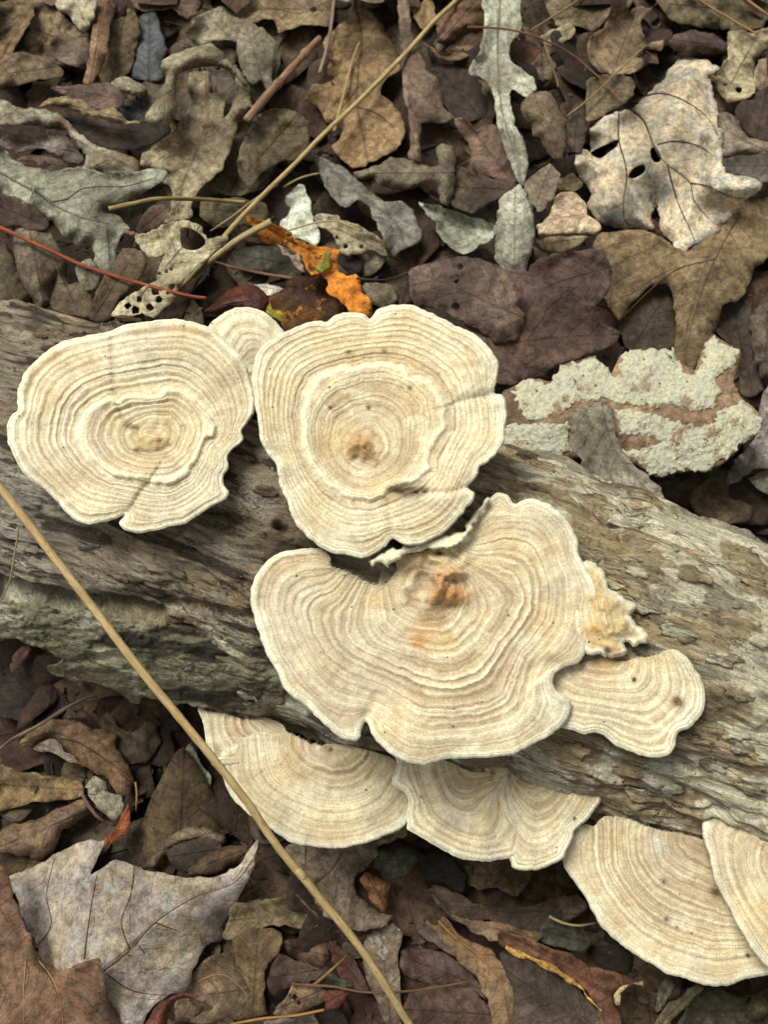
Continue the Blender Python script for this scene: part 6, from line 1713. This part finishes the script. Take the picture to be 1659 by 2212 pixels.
twig('d', [(620, 500), (680, 482), (730, 480), (780, 500)], .35, .3, (196, 176, 132), (160, 138, 100), 'pale thread-like stem across the chalk white chip', name='leaf_stem', category='stem', lift=1)
twig('d', [(630, 2124), (720, 2130), (790, 2142), (880, 2140), (960, 2128), (1010, 2120)], .4, .3, (130, 96, 66), (98, 72, 52), 'fine rusty twig lying under the straw stalk', lift=1)
twig('d', [(1186, 1978), (1215, 1992), (1250, 1998), (1290, 1992)], .42, .3, (190, 174, 130), (156, 140, 100), 'pale curved grass blade beside the fan-shaped cap', name='grass_blade', category='grass', lift=3)
twig('d', [(676, 2128), (715, 2095), (752, 2062)], .5, .4, (142, 110, 66), (112, 86, 54), 'ochre stem crossing to the straw stalk', name='leaf_stem', category='stem', lift=1)
twig('d', [(498, 2212), (560, 2200), (640, 2192), (700, 2180)], .4, .35, (176, 132, 66), (140, 104, 58), 'orange leaf stem beside the light tan leaf', name='leaf_stem', category='stem', lift=1)
twig('cL', [(620, 1120), (660, 1190), (720, 1270), (790, 1320), (860, 1345)], .6, .45, (128, 96, 84), (100, 74, 64), 'pinkish brown bent stem above the red spike', name='leaf_stem', category='stem', lift=2)
twig('cL', [(1015, 1020), (1025, 1100), (1020, 1240)], .4, .3, (160, 124, 76), (126, 96, 62), 'short amber needle beside the blue-white scrap', name='pine_needle', category='needle', lift=2)
# fine rootlet hanging from the log at the left border
twig('d', [(40, 1140), (36, 1170), (28, 1215), (22, 1250), (8, 1285), (-10, 1310)], .28, .22, (170, 154, 112), (140, 122, 88), 'hair-thin pale rootlet lying on the log', name='rootlet', category='rootlet', zpts=[.0905, .088, .086, .082, .077])

# ================================================================== tidy the under layer: keep the leaves that show, and say where they lie
bpy.context.view_layer.update()
dg = bpy.context.evaluated_depsgraph_get()
named = [(o, o['label']) for o in COL.objects if o.parent is None and o.type == 'MESH' and 'label' in o.keys() and 'half buried' not in o['label'] and 'kind' not in o.keys()]
cpos = np.array([[(o.matrix_world @ Vector(o.bound_box[k])).xy[:] for k in range(8)] for o, _ in named]).mean(1)
CUT = [' with ', ' in ', ' behind', ' by ', ' beside', ' under', ' at ', ' above', ' below', ' between', ' crossed', ' tucked', ' lying', ' over', ' on ', ' inside', ' left ', ' right ', ' eaten',
       ' leaning', ' hanging', ' standing', ' resting', ' twisted', ' pointing', ' touching', ' running', ' arched', ' bent', ' near', ' growing', ' across', ' covered', ' rising', ' wedged', ' cut by', ' sticking', ' seen', ' folded into',
       ' along', ' of ', ' stand', ' ending', ' arching', ' overlapping', ' crossing', ' beneath', ' upright at', ' half-hidden']


def noun(s_):
    for k_ in CUT:
        i = s_.find(k_)
        if i > 6:
            s_ = s_[:i]
    return s_


drop, taken = [], {}
cv = Vector(CAMP)
for o in [o for o in COL.objects if 'label' in o.keys() and 'half buried' in o['label']]:
    vs_ = o.data.vertices
    n = len(vs_) // 2
    step_ = max(1, n // 70)
    seen, where = 0, []
    for i in range(0, n, step_):
        p = o.matrix_world @ vs_[i].co
        q = proj(np.array([p]))[0]
        if not (-60 < q[0] < W0 + 60 and -60 < q[1] < H0 + 60):
            continue
        d = p - cv
        hit, loc, _, _, ho, _ = SC.ray_cast(dg, cv, d.normalized(), distance=d.length - .0006)
        if not hit or ho == o:
            seen += 1
            where.append(p.xy[:])
    if seen < 2:
        drop.append(o)
        continue
    w = np.mean(where, 0)
    for j in np.argsort(((cpos - w) ** 2).sum(1)):
        lab = o['label'].replace('half buried in the litter', 'half buried beside the ' + noun(named[j][1]))
        if taken.get(lab, 0) == 0 and len(lab.split()) <= 16:
            break
    taken[lab] = taken.get(lab, 0) + 1
    o['label'] = lab
for o in drop:
    bpy.data.objects.remove(o)
